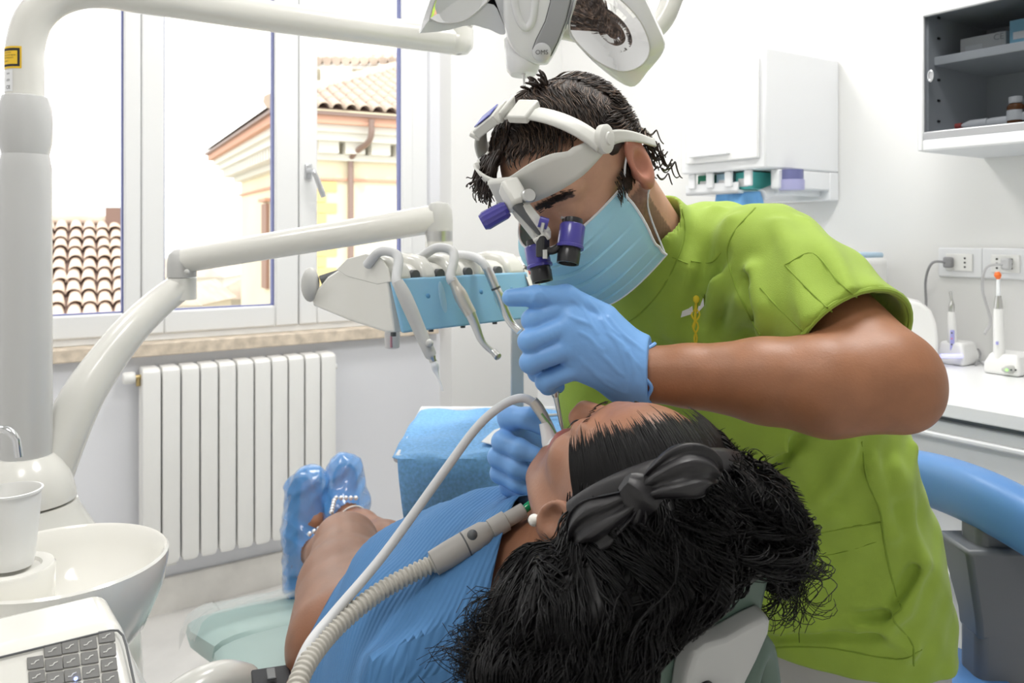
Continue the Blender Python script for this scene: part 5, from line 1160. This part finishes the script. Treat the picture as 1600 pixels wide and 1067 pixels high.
# ================================================================== LOUPES ON THE DENTIST'S HEAD
m_lpw = mat('loupe_white', (.72, .72, .68), .4); m_pur = mat('loupe_violet', (.06, .05, .32), .3, coat=.4); m_blk = mat('loupe_black', (.02, .02, .022), .3)
lp = thing('loupe_headset', 'white headband loupes with two violet magnifier barrels worn by the dentist', 'loupes', hd(.1, 0, .07))
def hbp(ph, k, off=0.):
    a = abs(ph); lo_ = .049+.006*min(1, max(0, (a-.9)/.5)); up = .090-.016*min(1, max(0, (a-.75)/.45))-.004*math.cos(ph*6)*(a < .9)
    k_b = min(1, max(0, (a-1.2)/1.1)); k_b = k_b*k_b*(3-2*k_b); lo_ -= .075*k_b; up -= .082*k_b
    rr = .109+off-.012*k_b; return hd(-.004+rr*math.cos(ph), (.0895+off)*math.sin(ph), lo_+(up-lo_)*k)
MB().grid(lambda u, v: hbp(-2.75+5.5*u, v), 90, 6).build('headband', m_lpw, lp, solid=.003)
MB().grid(lambda u, v: hbp(-1.0+2.0*u, .0+.06*v, -.001), 40, 2).build('headband_padding', m_dgrey, lp, solid=.004)
def tsp(th, k): return hd(.034-.011+.022*k+.010*math.sin(th), .090*math.cos(th), .050+.080*math.sin(th)-(.003 if k == 0 else 0))
MB().grid(lambda u, v: tsp(.18+2.78*u, v), 60, 4).build('top_strap', m_lpw, lp, solid=.0028)
for s in (-1, 1):
    hg = MB().lathe(hd(.028, s*.0895, .066), s*DL_, [(.017, -.004), (.017, .004), (.014, .0062), (.008, .0065), (.007, .0085), (.001, .009)], 28, sx=.8).build('hinge', m_lpw, lp)
HM = DMt
def hbox(nm, c, size, m, par, tilt=0., bev=.002):
    ca, sa = math.cos(tilt), math.sin(tilt); M = HM@np.array([[1, 0, 0], [0, ca, -sa], [0, sa, ca]]); return MB().box(hd(*c), np.array(size)*DS, M).build(nm, m, par, bevel=bev)
hbox('battery_clip', (.043, .022, .1275), (.030, .026, .010), m_lpw, lp, -.2); hbox('battery_clip_wall', (.043, .002, .134), (.032, .004, .016), m_lpw, lp, -.5)
bt = hbox('battery_box', (.047, -.028, .1255), (.026, .046, .012), m_lpw, lp, .35); hbox('battery_label', (.047, -.030, .1328), (.020, .036, .0015), mat('label_violet', (.08, .10, .45), .3), bt, .35)
hbox('battery_wall', (.047, -.004, .134), (.030, .003, .013), m_lpw, bt, .1); hbox('battery_end', (.048, -.054, .115), (.024, .006, .014), m_lpw, bt, .8)
# front bracket
def seg(nm, a, b, w, t, m, par=lp, bev=.002, up=None):
    a = np.asarray(a); b = np.asarray(b); y = unit(b-a); x = unit(np.cross(y, DF)); z = np.cross(x, y); return MB().box((a+b)/2, (w, np.linalg.norm(b-a), t), np.array([x, y, z]).T).build(nm, m, par, bevel=bev)
seg('bracket_plate', hd(.110, .006, .092), hd(.118, .006, .050), .040, .010, m_lpw, bev=.004); seg('bracket_block', P(793, 287, .918), P(812, 322, .905), .026, .022, m_lpw, bev=.004)
seg('bracket_arm', P(800, 300, .908), P(853, 366, .905), .012, .012, m_lpw); seg('bracket_arm_slot', P(806, 318, .90), P(848, 362, .905), .006, .014, m_dgrey); seg('bracket_arm', P(806, 326, .918), P(842, 372, .918), .012, .010, m_lpw); seg('bracket_foot', P(836, 375, .912), P(858, 362, .905), .010, .016, m_lpw)
MB().lathe(P(822, 308, .905), P(832, 302, .885)-P(822, 308, .905), [(.0085, 0), (.0085, .010), (.007, .012), (.001, .012)], 24).build('adjust_knob', m_steel, lp)
kb = MB(); n_ = 20; rr_ = []
kA, kB_ = P(793, 326, .915), P(753, 348, .915); kM = frame(kB_-kA)
for k, r in ((0, .0085), (.12, .0105), (.85, .0112), (1, .009)): rr_.append([kA+(kB_-kA)*k+kM@V((r-.0006*(j % 2))*math.cos(2*math.pi*j/24), 0, (r-.0006*(j % 2))*math.sin(2*math.pi*j/24)) for j in range(24)])
kb.loft(rr_).build('violet_knob', m_pur, lp, smooth=False)
MB().cyl(P(842, 346, .90), P(856, 350, .90), .0065).build('violet_pin', m_pur, lp); MB().cyl(P(849, 348, .893), P(846, 362, .893), .0022).build('steel_pin', m_steel, lp)
seg('black_hinge', P(848, 368, .905), P(848, 402, .905), .012, .012, m_blk); MB().tube(cr([P(846, 388, .905), P(862, 392, .905), P(876, 384, .908)], 5), .0045, 10).build('cross_bar', m_blk, lp); MB().cyl(P(852, 390, .897), P(852, 404, .897), .003).build('hinge_screw', m_steel, lp)
for k, (a, b, c) in enumerate(((P(895, 351, .915), P(890, 388, .908), P(887, 412, .904)), (P(837, 384, .935), P(842, 418, .93), P(848, 440, .926)))):
    ax = unit(c-a); L1 = np.linalg.norm(b-a); L2 = np.linalg.norm(c-a); r = .0147 if k == 0 else .0140
    br_ = MB().lathe(a, ax, [(r*.9, 0), (r, .002), (r, L1-.004), (r*1.08, L1-.003), (r*1.08, L1)], 32).build('loupe_barrel', m_pur, lp)
    MB().lathe(a, ax, [(r*.7, -.007), (r*.75, -.002), (r*.75, 0)], 24).build('eyepiece', m_blk, br_)
    MB().lathe(a, ax, [(r*.86, L1), (r*.86, L1+.004), (r*.90, L1+.005), (r*.86, L2), (r*.72, L2), (r*.70, L2-.003)], 32, cap=False).build('objective_ring', m_blk, br_)
    MB().lathe(a, ax, [(r*.74, L2-.004), (r*.4, L2-.0025), (.0005, L2-.002)], 24, cap=False).build('lens', mat('lens_glass', (.03, .03, .05), .05, coat=1.), br_)
# ================================================================== PATIENT
pf = unit(V(-.03, .26, .965)); pu_ = V(.52, -.80, .28); pu_ = unit(pu_-np.dot(pu_, pf)*pf); pf, pu_ = math.cos(.30)*pf-math.sin(.30)*pu_, math.cos(.30)*pu_+math.sin(.30)*pf; pl_ = np.cross(pu_, pf); PM = np.array([pf, pl_, pu_]).T; PO = V(.112, .818, 1.070); PSc = 1.0
def hp2(f, l, u): return PO+PSc*(PM@V(f, l, u))
hipL, kneL, ankL = ch(.52, -.125, .735), P(541, 852, 1.55), P(492, 866, 1.93)
hipR, kneR, ankR = ch(.57, .08, .73), P(645, 872, 1.66), P(536, 806, 1.96)
nbP = ch(.15, 0, .965)
CM = np.array([SX, AX, ZU]).T.astype(np.float32); CMs = CM.copy(); CMs[:, 2] *= 1.75
tors = [(.20, .925, .135), (.30, .862, .155), (.45, .785, .15), (.58, .735, .158)]
def torso_d(p, inf=0.):
    q = p@CMs; return path_sd(q, [np.asarray(ch(t, 0, z), np.float32)@CMs for t, z, r in tors], [r+inf for t, z, r in tors], .03)/1.4
def pskin(p):
    d = head_sd(loc(p, PO, PM, PSc))*PSc
    d = smin(d, cap_sd(p, hp2(-.03, 0, -.03), nbP, .050, .052), .022)
    d = smin(d, torso_d(p), .04)
    for s in (-1, 1):
        sh, el, wr = ch(.20, s*.155, .91), ch(.41, s*.20, .735), ch(.45, s*.04, .835)
        d = smin(d, path_sd(p, [nbP, sh], [.05, .05], .02), .03); d = smin(d, path_sd(p, [sh, el, wr], [.045, .036, .026], .01), .02)
        for k in range(4): d = smin(d, path_sd(p, [wr, wr+SX*-s*(.05)+AX*(.012-.016*k)+ZU*.004, wr+SX*-s*.09+AX*(.010-.016*k)-ZU*.006], [.014, .0085, .007]), .01)
        d = smin(d, path_sd(p, [wr, wr+SX*-s*.02-AX*.04, wr+SX*-s*.055-AX*.048], [.014, .010, .008]), .01)
    for h, k, a in ((hipL, kneL, ankL), (hipR, kneR, ankR)):
        m1 = h*.5+k*.5; m2 = k*.65+a*.35+V(0, 0, -.012)
        d = smin(d, path_sd(p, [h, m1, k], [.088, .079, .060], .02), .03)
        d = smin(d, path_sd(p, [k+V(0, .02, -.005), m2, k*.3+a*.7, a], [.054, .053, .036, .031], .02), .02)
        d = smin(d, ell_sd(p, k+V(-.01, -.02, .026), (.040, .045, .034)), .02)
    for a, hl_, toe in ((ankL, P(484, 905, 1.96), P(486, 765, 1.99)), (ankR, P(545, 835, 1.99), P(540, 745, 2.03))):
        d = smin(d, path_sd(p, [a, hl_, a*.5+toe*.5, toe], [.03, .032, .034, .026], .01), .015)
    return d
pat = thing('person', 'reclining patient with long curly black hair, black bow headband and blue shoe covers', 'person', ch(.5, 0, .66))
m_pskin = mat('skin_brown', (.3, .15, .08), .40, attr=True, sss=.06, bump=.12, bscale=320, var=.12, vscale=25)
def pcol(v):
    q = loc(v.astype(np.float32), PO, PM, PSc); n = len(v); c = np.tile(np.array([.30, .135, .075]), (n, 1)); hd_ = np.linalg.norm(q, axis=1) < .16
    c[hd_] = (.33, .155, .09)
    lips = hd_ & (q[:, 0] > .085) & (np.abs(q[:, 2]+.061) < .013) & (np.abs(q[:, 1]) < .026); c[lips] = (.36, .12, .10)
    sc = hd_ & (q[:, 2] > .03) & (q[:, 0] < .052); c[sc] = (.12, .06, .04)
    return c
sculpt('body', pskin, (-.26, -.16, .42), (.25, 1.50, 1.25), .0030, m_pskin, pat, 2, pcol, fr=(H0, np.array([SX, AX, ZU]).T))
for s in (-1, 1):
    MB().tube(cr([hp2(.089, s*.018, .006), hp2(.0925, s*.033, .001), hp2(.083, s*.049, .005)], 6), [.0004]*3+[.0009]*7+[.0004]*3, 6).build('eyelashes', m_ink, pat)
    eb_ = MB()
    for k in range(60):
        t = RNG.random(); l = .014+.038*t; f = .097-.022*t*t; u = .036+.007*math.sin(t*2.2)+.0020*RNG.normal(); eb_.tube([hp2(f+.002, s*l, u), hp2(f, s*(l+.006), u+.001)], [.0005, .0001], 3)
    eb_.build('eyebrow', m_ink, pat)
    MB().sphere(hp2(.002, s*.088, -.030), .0062).build('earring', mat('pearl', (.82, .80, .74), .25, coat=.6), pat)
# dress
m_dress = mat('white_knit', (.75, .74, .70), .9, wave=(120, .6, 'DIAGONAL'))
def dress(p):
    d = torso_d(p, .012)
    for h, k in ((hipL, kneL), (hipR, kneR)): d = smin(d, path_sd(p, [h, h*.85+k*.15], [.096, .094], .02), .02)
    d = smax(d, -pl_sd(p, ch(.17, 0, .95), AX-ZU*.2), .01); return smax(d, pl_sd(p, ch(.47, 0, .75), AX-SX*.5), .01)
sculpt('dress', dress, (-.48, .78, .58), (.22, 1.50, 1.06), .006, m_dress, pat, 2)
# shoes inside clear blue covers
m_shoe = mat('shoe_dark', (.03, .028, .03), .4); m_cov = mat('shoe_cover_film', (.08, .36, .85), .15, alpha=.55, coat=.8)
for i, (a, hl_, toe) in enumerate(((ankL, P(474, 912, 1.97), P(472, 770, 2.0)), (ankR, P(548, 838, 2.0), P(541, 748, 2.04)))):
    def shoe(p): return smin(path_sd(p, [hl_+V(-.012, .02, -.012), hl_*.5+toe*.5+V(-.012, .022, 0), toe+V(-.006, .012, .006)], [.030, .034, .030], .01), cap_sd(p, hl_, hl_+V(0, 0, .02), .034), .01)
    so = sculpt('shoe', shoe, np.minimum(hl_, toe)-.08, np.maximum(hl_, toe)+.08, .004, m_shoe, pat, 2)
    skh, skt = ((P(484, 905, 1.96), P(486, 765, 1.99)), (P(545, 835, 1.99), P(540, 745, 2.03)))[i]
    def cover1(p):
        d = path_sd(p, [skh+V(-.008, .0, -.010), skh*.5+skt*.5+V(-.006, -.0, 0), skt+V(-.002, .0, .014)], [.050, .060, .048], .02)
        d = smin(d, cap_sd(p, a*.8+skh*.2, a, .050), .02); d = smin(d, shoe(p)-.012, .02)
        w = np.abs(np.sin(p[:, 0]*48+3*np.sin(p[:, 2]*30)+p[:, 1]*35))+.6*np.abs(np.sin(p[:, 2]*70+4*np.sin(p[:, 0]*40)))
        return d+.0035*(w-.9)
    v_, f_ = snet(cover1, np.minimum(hl_, toe)-.12, np.maximum(hl_, toe)+.12, .0038); v_ = relax(v_, f_, 2)
    keep = (cap_sd(v_.astype(np.float32), a+unit((kneL, kneR)[i]-a)*.12, a+unit((kneL, kneR)[i]-a)*.045, .045, .038) > 0)[f_].all(1)
    mesh_obj('shoe_cover', v_, f_[keep], m_cov, pat, sharp=0)
m_cry = mat('crystal', (.85, .86, .88), .08, .6); m_band = mat('anklet_white', (.80, .79, .76), .4)
MB().tube([ankR*.86+kneR*.14+frame(kneR-ankR)@V(.037*math.cos(t), .01*math.sin(t), .037*math.sin(t)) for t in np.linspace(0, 2*math.pi, 30)], .0022, 8).build('anklet', m_band, pat)
for nm, A_, B_ in (('strap_crystal', P(484, 834, 1.88), P(512, 818, 1.87)), ('strap_crystal', P(525, 778, 1.91), P(556, 778, 1.92)), ('strap_crystal', P(518, 800, 1.88), P(522, 782, 1.90))):
    for k in range(5): MB().sphere(A_+(B_-A_)*k/4, .0058, 8, 6).build(nm, m_cry, pat)
# ------------------------------------------------------------------ patient hair
m_bh = mat('hair_black', (.0035, .0032, .0036), .40, spec=.24)
mass = [([hp2(-.05, .03, .085), P(985, 880, .725), P(905, 970, .71), P(850, 1110, .695)], [.042, .045, .055, .06]), ([hp2(-.05, .0, .09), P(1010, 872, .712), P(932, 980, .695), P(870, 1120, .68)], [.045, .042, .048, .05]),
        ([hp2(-.04, -.04, .085), P(1165, 800, .75), P(1195, 850, .765), P(1205, 900, .775)], [.045, .034, .024, .012]), ([P(940, 880, .745), P(860, 930, .76), P(800, 1010, .75)], [.03, .030, .022]), ([hp2(-.05, .03, .06), P(930, 890, .74)], [.055, .04])]
def hcap(q):
    d = ell_sd(q, (-.014, 0, .046), (.106, .085, .092))
    d = smax(d, q[:, 0]-.048+.13*np.abs(q[:, 1]), .008); d = smax(d, .022+.4*np.maximum(0, q[:, 0])-q[:, 2], .008)     # hairline
    return d
def phair(p):
    d = hcap(loc(p, PO, PM, PSc))*PSc; m = None
    for a, r in mass:
        e = path_sd(p, a, r, .03); m = e if m is None else smin(m, e, .03)
    m = m+.006*np.sin(p[:, 0]*80+5*np.sin(p[:, 2]*28))*np.sin(p[:, 2]*50+p[:, 0]*40)
    m = smax(m, -ell_sd(p, hp2(-.005, .085, -.002), (.032, .032, .036)), .02)
    return smin(d, m, .02)
ph_o = sculpt('hair', phair, (-.10, .56, .84), (.34, .94, 1.23), .0045, m_bh, pat, 2)
def w2(q): return PO+PSc*(q@PM.T)
# slicked front hair, hairline to band
n = 3000; S_ = 12; th = RNG.uniform(-1.62, 1.62, n); jit = np.abs(RNG.normal(size=n))*.12-.05; tt = np.linspace(0, 1, S_)
al = (.52+.01*np.abs(th)+jit)[:, None]*(1-tt)[None]+(.02+RNG.normal(size=n)*.05)[:, None]*tt[None]     # angle from crown plane toward forehead
az = th[:, None]*np.ones((1, S_))
off = 1.0+.004*RNG.random((n, 1))+.03*np.sin(tt*math.pi)[None]*RNG.random((n, 1))*.4
q = np.stack([-.014+.108*off*np.sin(al), .087*off*np.sin(az)*np.cos(al*.6), .046+.094*off*np.cos(al)*np.cos(az)], -1)
hv, hf = strands(w2(q), (.0009*np.minimum(1, tt*2.5+.05))[None]*np.ones((n, 1))+.0001); mesh_obj('hair_front', hv, hf, m_bh, ph_o, sharp=0)
# loose wavy locks
def clear_rest(o3):                     # the locks part around the headrest bracket
    X = 800+FPX*o3[..., 0]/o3[..., 1]; Y = HORY-FPX*(o3[..., 2]-CAMH)/o3[..., 1]
    return ~((Y > 905+(1200-X)*.85) & (X > 1035) & (X < 1206)).any(1)
def locks(n, ends, S_, amp, rad, nm, seed, fm=1.):
    rg = np.random.default_rng(seed); st = []; lockid = rg.integers(0, max(6, n//9), n)
    lk = np.random.default_rng(seed+1).normal(size=(n, 6))
    t = np.linspace(0, 1, S_); out = []
    for i in range(n):
        L = lk[lockid[i]]; th = .4*L[0]; ph = .45*abs(L[1])+.1
        q0 = V(-.014-.085*math.sin(ph), .07*math.sin(th*1.5), .046+.085*math.cos(th)*math.cos(ph)); p0 = PO+PM@q0
        k = (abs(L[2])*.5) % 1; e0, e1, sp = ends; e = e0+(e1-e0)*(.5+.5*math.tanh(L[3]*.9))+V(L[4], L[5], L[2])*sp*.6+rg.normal(size=3)*sp*.28
        nrm_ = unit(p0-PO); m1 = p0+nrm_*(.03+.02*abs(L[1]))+(e-p0)*.15; m2 = p0*.4+e*.6+nrm_*(.035+.02*abs(L[5]))+rg.normal(size=3)*.004
        c = np.stack([p0, m1, m2, e]); B = ((1-t)**3)[:, None]*c[0]+(3*t*(1-t)**2)[:, None]*c[1]+(3*t*t*(1-t))[:, None]*c[2]+(t**3)[:, None]*c[3]
        T = unit(e-p0); a1 = unit(np.cross(T, V(.3, .2, 1))); b1 = np.cross(T, a1); fr_ = fm*(9+4*abs(L[0]))+rg.normal()*.6; p_ = L[1]*3+rg.normal()*.35
        env = (amp*(.3+t**1.2))[:, None]; out.append(B+env*(np.sin(fr_*t+p_)[:, None]*a1+np.cos(fr_*t+p_)[:, None]*b1*.8))
    out = np.array(out); out = out[clear_rest(out)]; n = len(out); hv, hf = strands(out, (rad*(1-.6*t))[None]*np.ones((n, 1))); mesh_obj(nm, hv, hf, m_bh, ph_o, sharp=0)
def pflow(p):
    best = np.full(len(p), 9.); f = np.zeros((len(p), 3))
    for a, r in mass:
        for i in range(len(a)-1):
            d = cap_sd(p.astype(np.float32), a[i], a[i+1], r[i], r[i+1]); k = d < best; best[k] = d[k]; f[k] = unit(a[i+1]-a[i])
    q = loc(p.astype(np.float32), PO, PM, PSc); cap = (q[:, 2] > .03) & (best > .012); f[cap] = PM@V(-1, .1, -.1)
    return f+.35*np.stack([np.sin(p[:, 2]*60), np.sin(p[:, 0]*50), np.sin(p[:, 0]*60+2)], 1)
rg2 = np.random.default_rng(9); pv = np.array([v.co[:] for v in ph_o.data.vertices])+np.array(pat.location); q0_ = loc(pv.astype(np.float32), PO, PM, PSc)
back = pv[(q0_[:, 0] < .012) | ((q0_[:, 1] < -.03) & (q0_[:, 0] < .05))]
rt = back[rg2.integers(0, len(back), 5600)]
pxr = 800+FPX*rt[:, 0]/rt[:, 1]; hv, hf = flow_hair(phair, rt, pflow, 20, rg2.uniform(.003, .0055, len(rt))*np.where(pxr > 1060, .4, 1.), .003, .0055, 8, rg2, .006, .00095, phn=.15, kf=.45, keep=clear_rest); mesh_obj('hair_waves', hv, hf, m_bh, ph_o, sharp=0)
locks(260, (P(800, 1080, .72), P(960, 1120, .665), .030), 30, .010, .0008, 'hair_lock', 11)
locks(300, (P(715, 1010, .75), P(840, 960, .74), .022), 40, .016, .0009, 'hair_lock', 31, 1.7)
locks(150, (P(680, 1060, .74), P(760, 1040, .75), .02), 44, .020, .0008, 'hair_lock', 32, 1.9)
locks(160, (P(740, 1110, .70), P(880, 1120, .68), .02), 40, .016, .0009, 'hair_lock', 33, 1.5)
locks(420, (P(1195, 920, .775), P(1235, 850, .765), .022), 26, .010, .0009, 'hair_lock', 41)
locks(90, (P(1210, 960, .79), P(1245, 930, .77), .016), 40, .016, .0008, 'hair_lock', 51, 1.8)
# single loose curls
rc = np.random.default_rng(77)
def curls(n, a0, a1, b0, b1, d0, d1, amp, loops, rad, nm):
    T_ = np.linspace(0, 1, 44); out = []
    for i in range(n):
        A = np.array([rc.uniform(a0[0], a1[0]), rc.uniform(a0[1], a1[1])]); B = np.array([rc.uniform(b0[0], b1[0]), rc.uniform(b0[1], b1[1])]); am = amp*rc.uniform(.5, 1.2); lp_ = loops*rc.uniform(.7, 1.3); ph = rc.uniform(0, 6.28); dd0, dd1 = rc.uniform(d0, d0+.03), rc.uniform(d1, d1+.03)
        out.append([P(*(A+(B-A)*t+np.array([0, 18*math.sin(t*3.1)*(i % 3-1)])+am*min(1, t*3)*np.array([math.cos(ph+lp_*6.28*t), math.sin(ph+lp_*6.28*t)])), dd0+(dd1-dd0)*t+.006*math.sin(ph+lp_*6.28*t+1.5)) for t in T_])
    o_ = np.array(out); hv, hf = strands(o_, (rad*(1-.5*T_))[None]*np.ones((n, 1))); mesh_obj(nm, hv, hf, m_bh, ph_o, sharp=0)
curls(70, (850, 890), (930, 1040), (690, 960), (830, 1065), .68, .70, 17, 1.6, .0008, 'loose_curl')
curls(26, (830, 980), (900, 1060), (672, 1010), (730, 1080), .67, .69, 22, 1.3, .0007, 'loose_curl')
curls(46, (1185, 840), (1245, 900), (1180, 930), (1255, 985), .74, .76, 14, 1.8, .0008, 'loose_curl')
curls(18, (1130, 700), (1170, 760), (1160, 745), (1200, 780), .70, .72, 10, 1.0, .0006, 'loose_curl')
# headband with bow
m_hb = mat('black_satin', (.014, .013, .015), .45, bump=.5, bscale=45)
def ring_h(th, off=0.): return hp2(-.008+.012*math.cos(th), (.092+off)*math.sin(th), .046+(.100+off)*math.cos(th))
bandp = [ring_h(t) for t in np.linspace(-1.75, 1.65, 40)]
hbd = MB().tube(bandp, .0115, 12, flat=.35, up=tuple(pl_)).build('headband', m_hb, pat)
kn = P(1000, 772, .672)
kb_ = []
for k in range(9):
    t = k/8; c_ = kn+V(-.013+.026*t, .002*math.sin(t*3), .010-.020*t); r_ = .0135*math.sin(math.pi*(.18+.64*t))
    kb_.append([c_+frame(V(.8, 0, -.6))@V(r_*(1+.13*math.sin(a*5+t*2))*math.cos(a), 0, 1.15*r_*(1+.13*math.sin(a*5+t*2))*math.sin(a)) for a in np.linspace(0, 2*math.pi, 24, endpoint=False)])
MB().loft(kb_).build('bow_knot', m_hb, hbd)
def lobe(pxs, ws, nm):
    c = cr(np.array([[*p, w] for p, w in zip(pxs, ws)]), 6)
    rings = []
    for i, r in enumerate(c):
        T = unit(np.gradient(c[:, :3], axis=0)[i]); vw = unit(r[:3]-V(0, 0, CAMH)); s_ = unit(np.cross(T, vw)); n2 = np.cross(s_, T)
        rings.append([r[:3]+s_*(r[3]*math.cos(a)*(1+.08*math.sin(a*5+i*.2)))+n2*(r[3]*.42*math.sin(a)+.0032*math.sin(a*7+i*.1)) for a in np.linspace(0, 2*math.pi, 36, endpoint=False)])
    MB().loft(rings).build(nm, m_hb, hbd, subsurf=1)
lobe([P(1004, 768, .672), P(1035, 752, .667), P(1070, 738, .668), P(1100, 733, .675), P(1122, 742, .685)], [.008, .016, .022, .019, .007], 'bow_loop'); lobe([P(994, 778, .672), P(965, 796, .672), P(935, 815, .678), P(912, 832, .688), P(898, 848, .70)], [.008, .015, .021, .018, .006], 'bow_loop')
lobe([P(998, 780, .672), P(985, 805, .674), P(975, 835, .68)], [.008, .015, .010], 'bow_tail')
# ================================================================== BIB
m_bib = mat('bib_blue', (.075, .215, .45), .8, wave=(55, .35, 'X', (0, 0, .55)))
def bib_body(p): return np.minimum(pskin(p), dress(p))
NB_ = 56; BX = np.zeros((NB_, NB_, 3))
for i in range(NB_):
    for j in range(NB_):
        u, v = i/(NB_-1), j/(NB_-1); s = -.30+.50*v; tm = .60+(.85*s if s < 0 else -.1*s); t0 = (.165-1.0*max(0, -s-.02) if s < 0 else .165+.3*s); t0 = max(t0, -.01); BX[i, j] = ch(t0+(tm-t0)*u, s, 0)
zs_ = np.linspace(1.06, .60, 93); pz = np.repeat(BX.reshape(-1, 3), len(zs_), 0); pz[:, 2] = np.tile(zs_, NB_*NB_)
dv = bib_body(pz.astype(np.float32)).reshape(-1, len(zs_)); hit_ = (dv < .004).any(1); Zb = np.where(hit_, zs_[np.argmax(dv < .004, 1)], .60).reshape(NB_, NB_); tt_ = ((BX-H0)@AX); ss_ = np.abs((BX-H0)@SX); Zb = np.maximum(Zb, np.where((ss_ < .23) & (tt_ > .08), np.interp(tt_, [.09, .2, .36, .4, .9], [.927, .858, .70, .675, .61]), .6)); Zr = Zb.copy(); Zr[1:-1, 1:-1] = np.max([Zb[1+a:NB_-1+a, 1+b:NB_-1+b] for a in (-1, 0, 1) for b in (-1, 0, 1)], 0)
for _ in range(14):                       # paper does not follow every hollow
    Zp = np.pad(Zb, 1, mode='edge'); sm = (Zp[:-2, 1:-1]+Zp[2:, 1:-1]+Zp[1:-1, :-2]+Zp[1:-1, 2:])/4; Zb = np.maximum(Zb, sm) if _ < 11 else .5*(Zb+sm)+.001
uu, vv_ = np.meshgrid(np.linspace(0, 1, NB_), np.linspace(0, 1, NB_), indexing='ij')
Zb = np.maximum(Zb, Zr)
for _ in range(3): Zp = np.pad(Zb, 1, mode='edge'); Zb = (Zp[:-2, 1:-1]+Zp[2:, 1:-1]+Zp[1:-1, :-2]+Zp[1:-1, 2:])/4
BX[:, :, 2] = Zb+.011+.0035*np.sin(vv_*26+uu*8)*(.3+uu)+.003*np.sin(uu*21+vv_*15)+.006*np.maximum(0, np.sin(vv_*11+uu*5))**3
def bibp(u, v): return BX[int(round(u*(NB_-1))), int(round(v*(NB_-1)))]
bib = MB().grid(bibp, NB_, NB_).build('paper_bib', m_bib, solid=.0012); tag(bib, 'ribbed blue paper bib spread over the patient\'s chest', 'bib')
# ================================================================== SUCTION HOSE
su = thing('suction_hose', 'grey corrugated suction hose with thick handle and green tip over the bib', 'suction hose', P(520, 1000, .8))
cp = cr([P(455, 1110, .70), P(475, 1045, .74), P(520, 985, .79), P(585, 930, .83), P(640, 898, .855), P(682, 878, .87)], 60)
seg_l = np.linalg.norm(np.diff(cp, axis=0), axis=1); cum = np.r_[0, np.cumsum(seg_l)]; L = cum[-1]; k_ = np.linspace(0, L, 420); cpp = np.stack([np.interp(k_, cum, cp[:, i]) for i in range(3)], 1)
rr_ = .0088+.0011*np.sign(np.sin(k_*2*math.pi/.0058))*np.abs(np.sin(k_*2*math.pi/.0058))**.5
MB().tube(cpp, rr_, 16).build('hose', mat('hose_beige_grey', (.50, .48, .43), .55), su)
hA, hB = P(676, 881, .868), P(820, 796, .905); hv_ = unit(hB-hA); hL = np.linalg.norm(hB-hA)
m_sg = mat('suction_grey', (.40, .385, .36), .5)
MB().lathe(hA, hv_, [(.010, 0), (.0135, .001), (.0142, .02), (.0142, hL*.42), (.0136, hL*.55), (.0105, hL*.60), (.0095, hL*.62)], 28).build('handle', m_sg, su)
MB().lathe(hA, hv_, [(.0095, hL*.615), (.0112, hL*.62), (.0112, hL*.79), (.0085, hL*.80), (.0085, hL*.99), (.006, hL)], 28).build('coupling', m_sg, su)
MB().lathe(hA, hv_, [(.01435, hL*.34), (.0146, hL*.345), (.0146, hL*.35), (.01435, hL*.355)], 28, cap=False).build('seam_ring', m_dgrey, su)
MB().tube(cr([hA+hv_*hL*.97, P(832, 786, .91), P(848, 775, .925), P(862, 745, .935)], 5), .0048, 12).build('green_tip', mat('green_acrylic', (.01, .34, .14), .15), su)
MB().sphere(P(738, 836, .875), .006).build('slider', m_dgrey, su)
# ================================================================== HANDPIECE IN HAND + CORD
hpn = thing('surgical_handpiece', 'white handpiece on a thick grey cord held in the dentist\'s lower glove', 'handpiece', P(850, 670, .93))
MB().tube(cr([P(455, 1080, .735), P(480, 1012, .76), P(522, 958, .80), P(600, 866, .85), P(690, 742, .89), P(745, 668, .915), P(785, 633, .925), P(815, 622, .928), P(836, 630, .928)], 8), .0052, 14).build('cord', m_hose, hpn)
vt('connector', [[*P(832, 626, .928), .0062], [*P(840, 636, .928), .0066], [*P(850, 652, .926), .006], [*P(857, 666, .924), .0055]], m_hpw, hpn)
vt('handle', [[*P(852, 660, .925), .0075], [*P(858, 680, .922), .0095], [*P(862, 696, .92), .010], [*P(872, 690, .905), .006]], m_tipw, hpn)
MB().tube([P(846, 646, .9205), P(860, 664, .9185), P(868, 678, .917)], .0013, 8).build('irrigation_line', mat('tube_green', (.2, .42, .15), .3), hpn)
# ================================================================== ELEVATOR IN THE UPPER HAND
el_ = thing('dental_elevator', 'straight steel dental elevator held in the dentist\'s upper glove', 'instrument', P(868, 630, .93))
a0, a1 = P(852, 540, .945), P(879, 672, .925); av = unit(a1-a0); aL_ = np.linalg.norm(a1-a0)
MB().lathe(a0, av, [(.004, 0), (.0055, .004), (.0058, aL_*.35), (.0052, aL_*.5), (.0058, aL_*.56), (.0032, aL_*.62)], 10).build('handle', m_steel, el_)
MB().lathe(a0, av, [(.0032, aL_*.62), (.0026, aL_*.75), (.0022, aL_*.94), (.0012, aL_)], 14).build('blade', m_steel, el_)
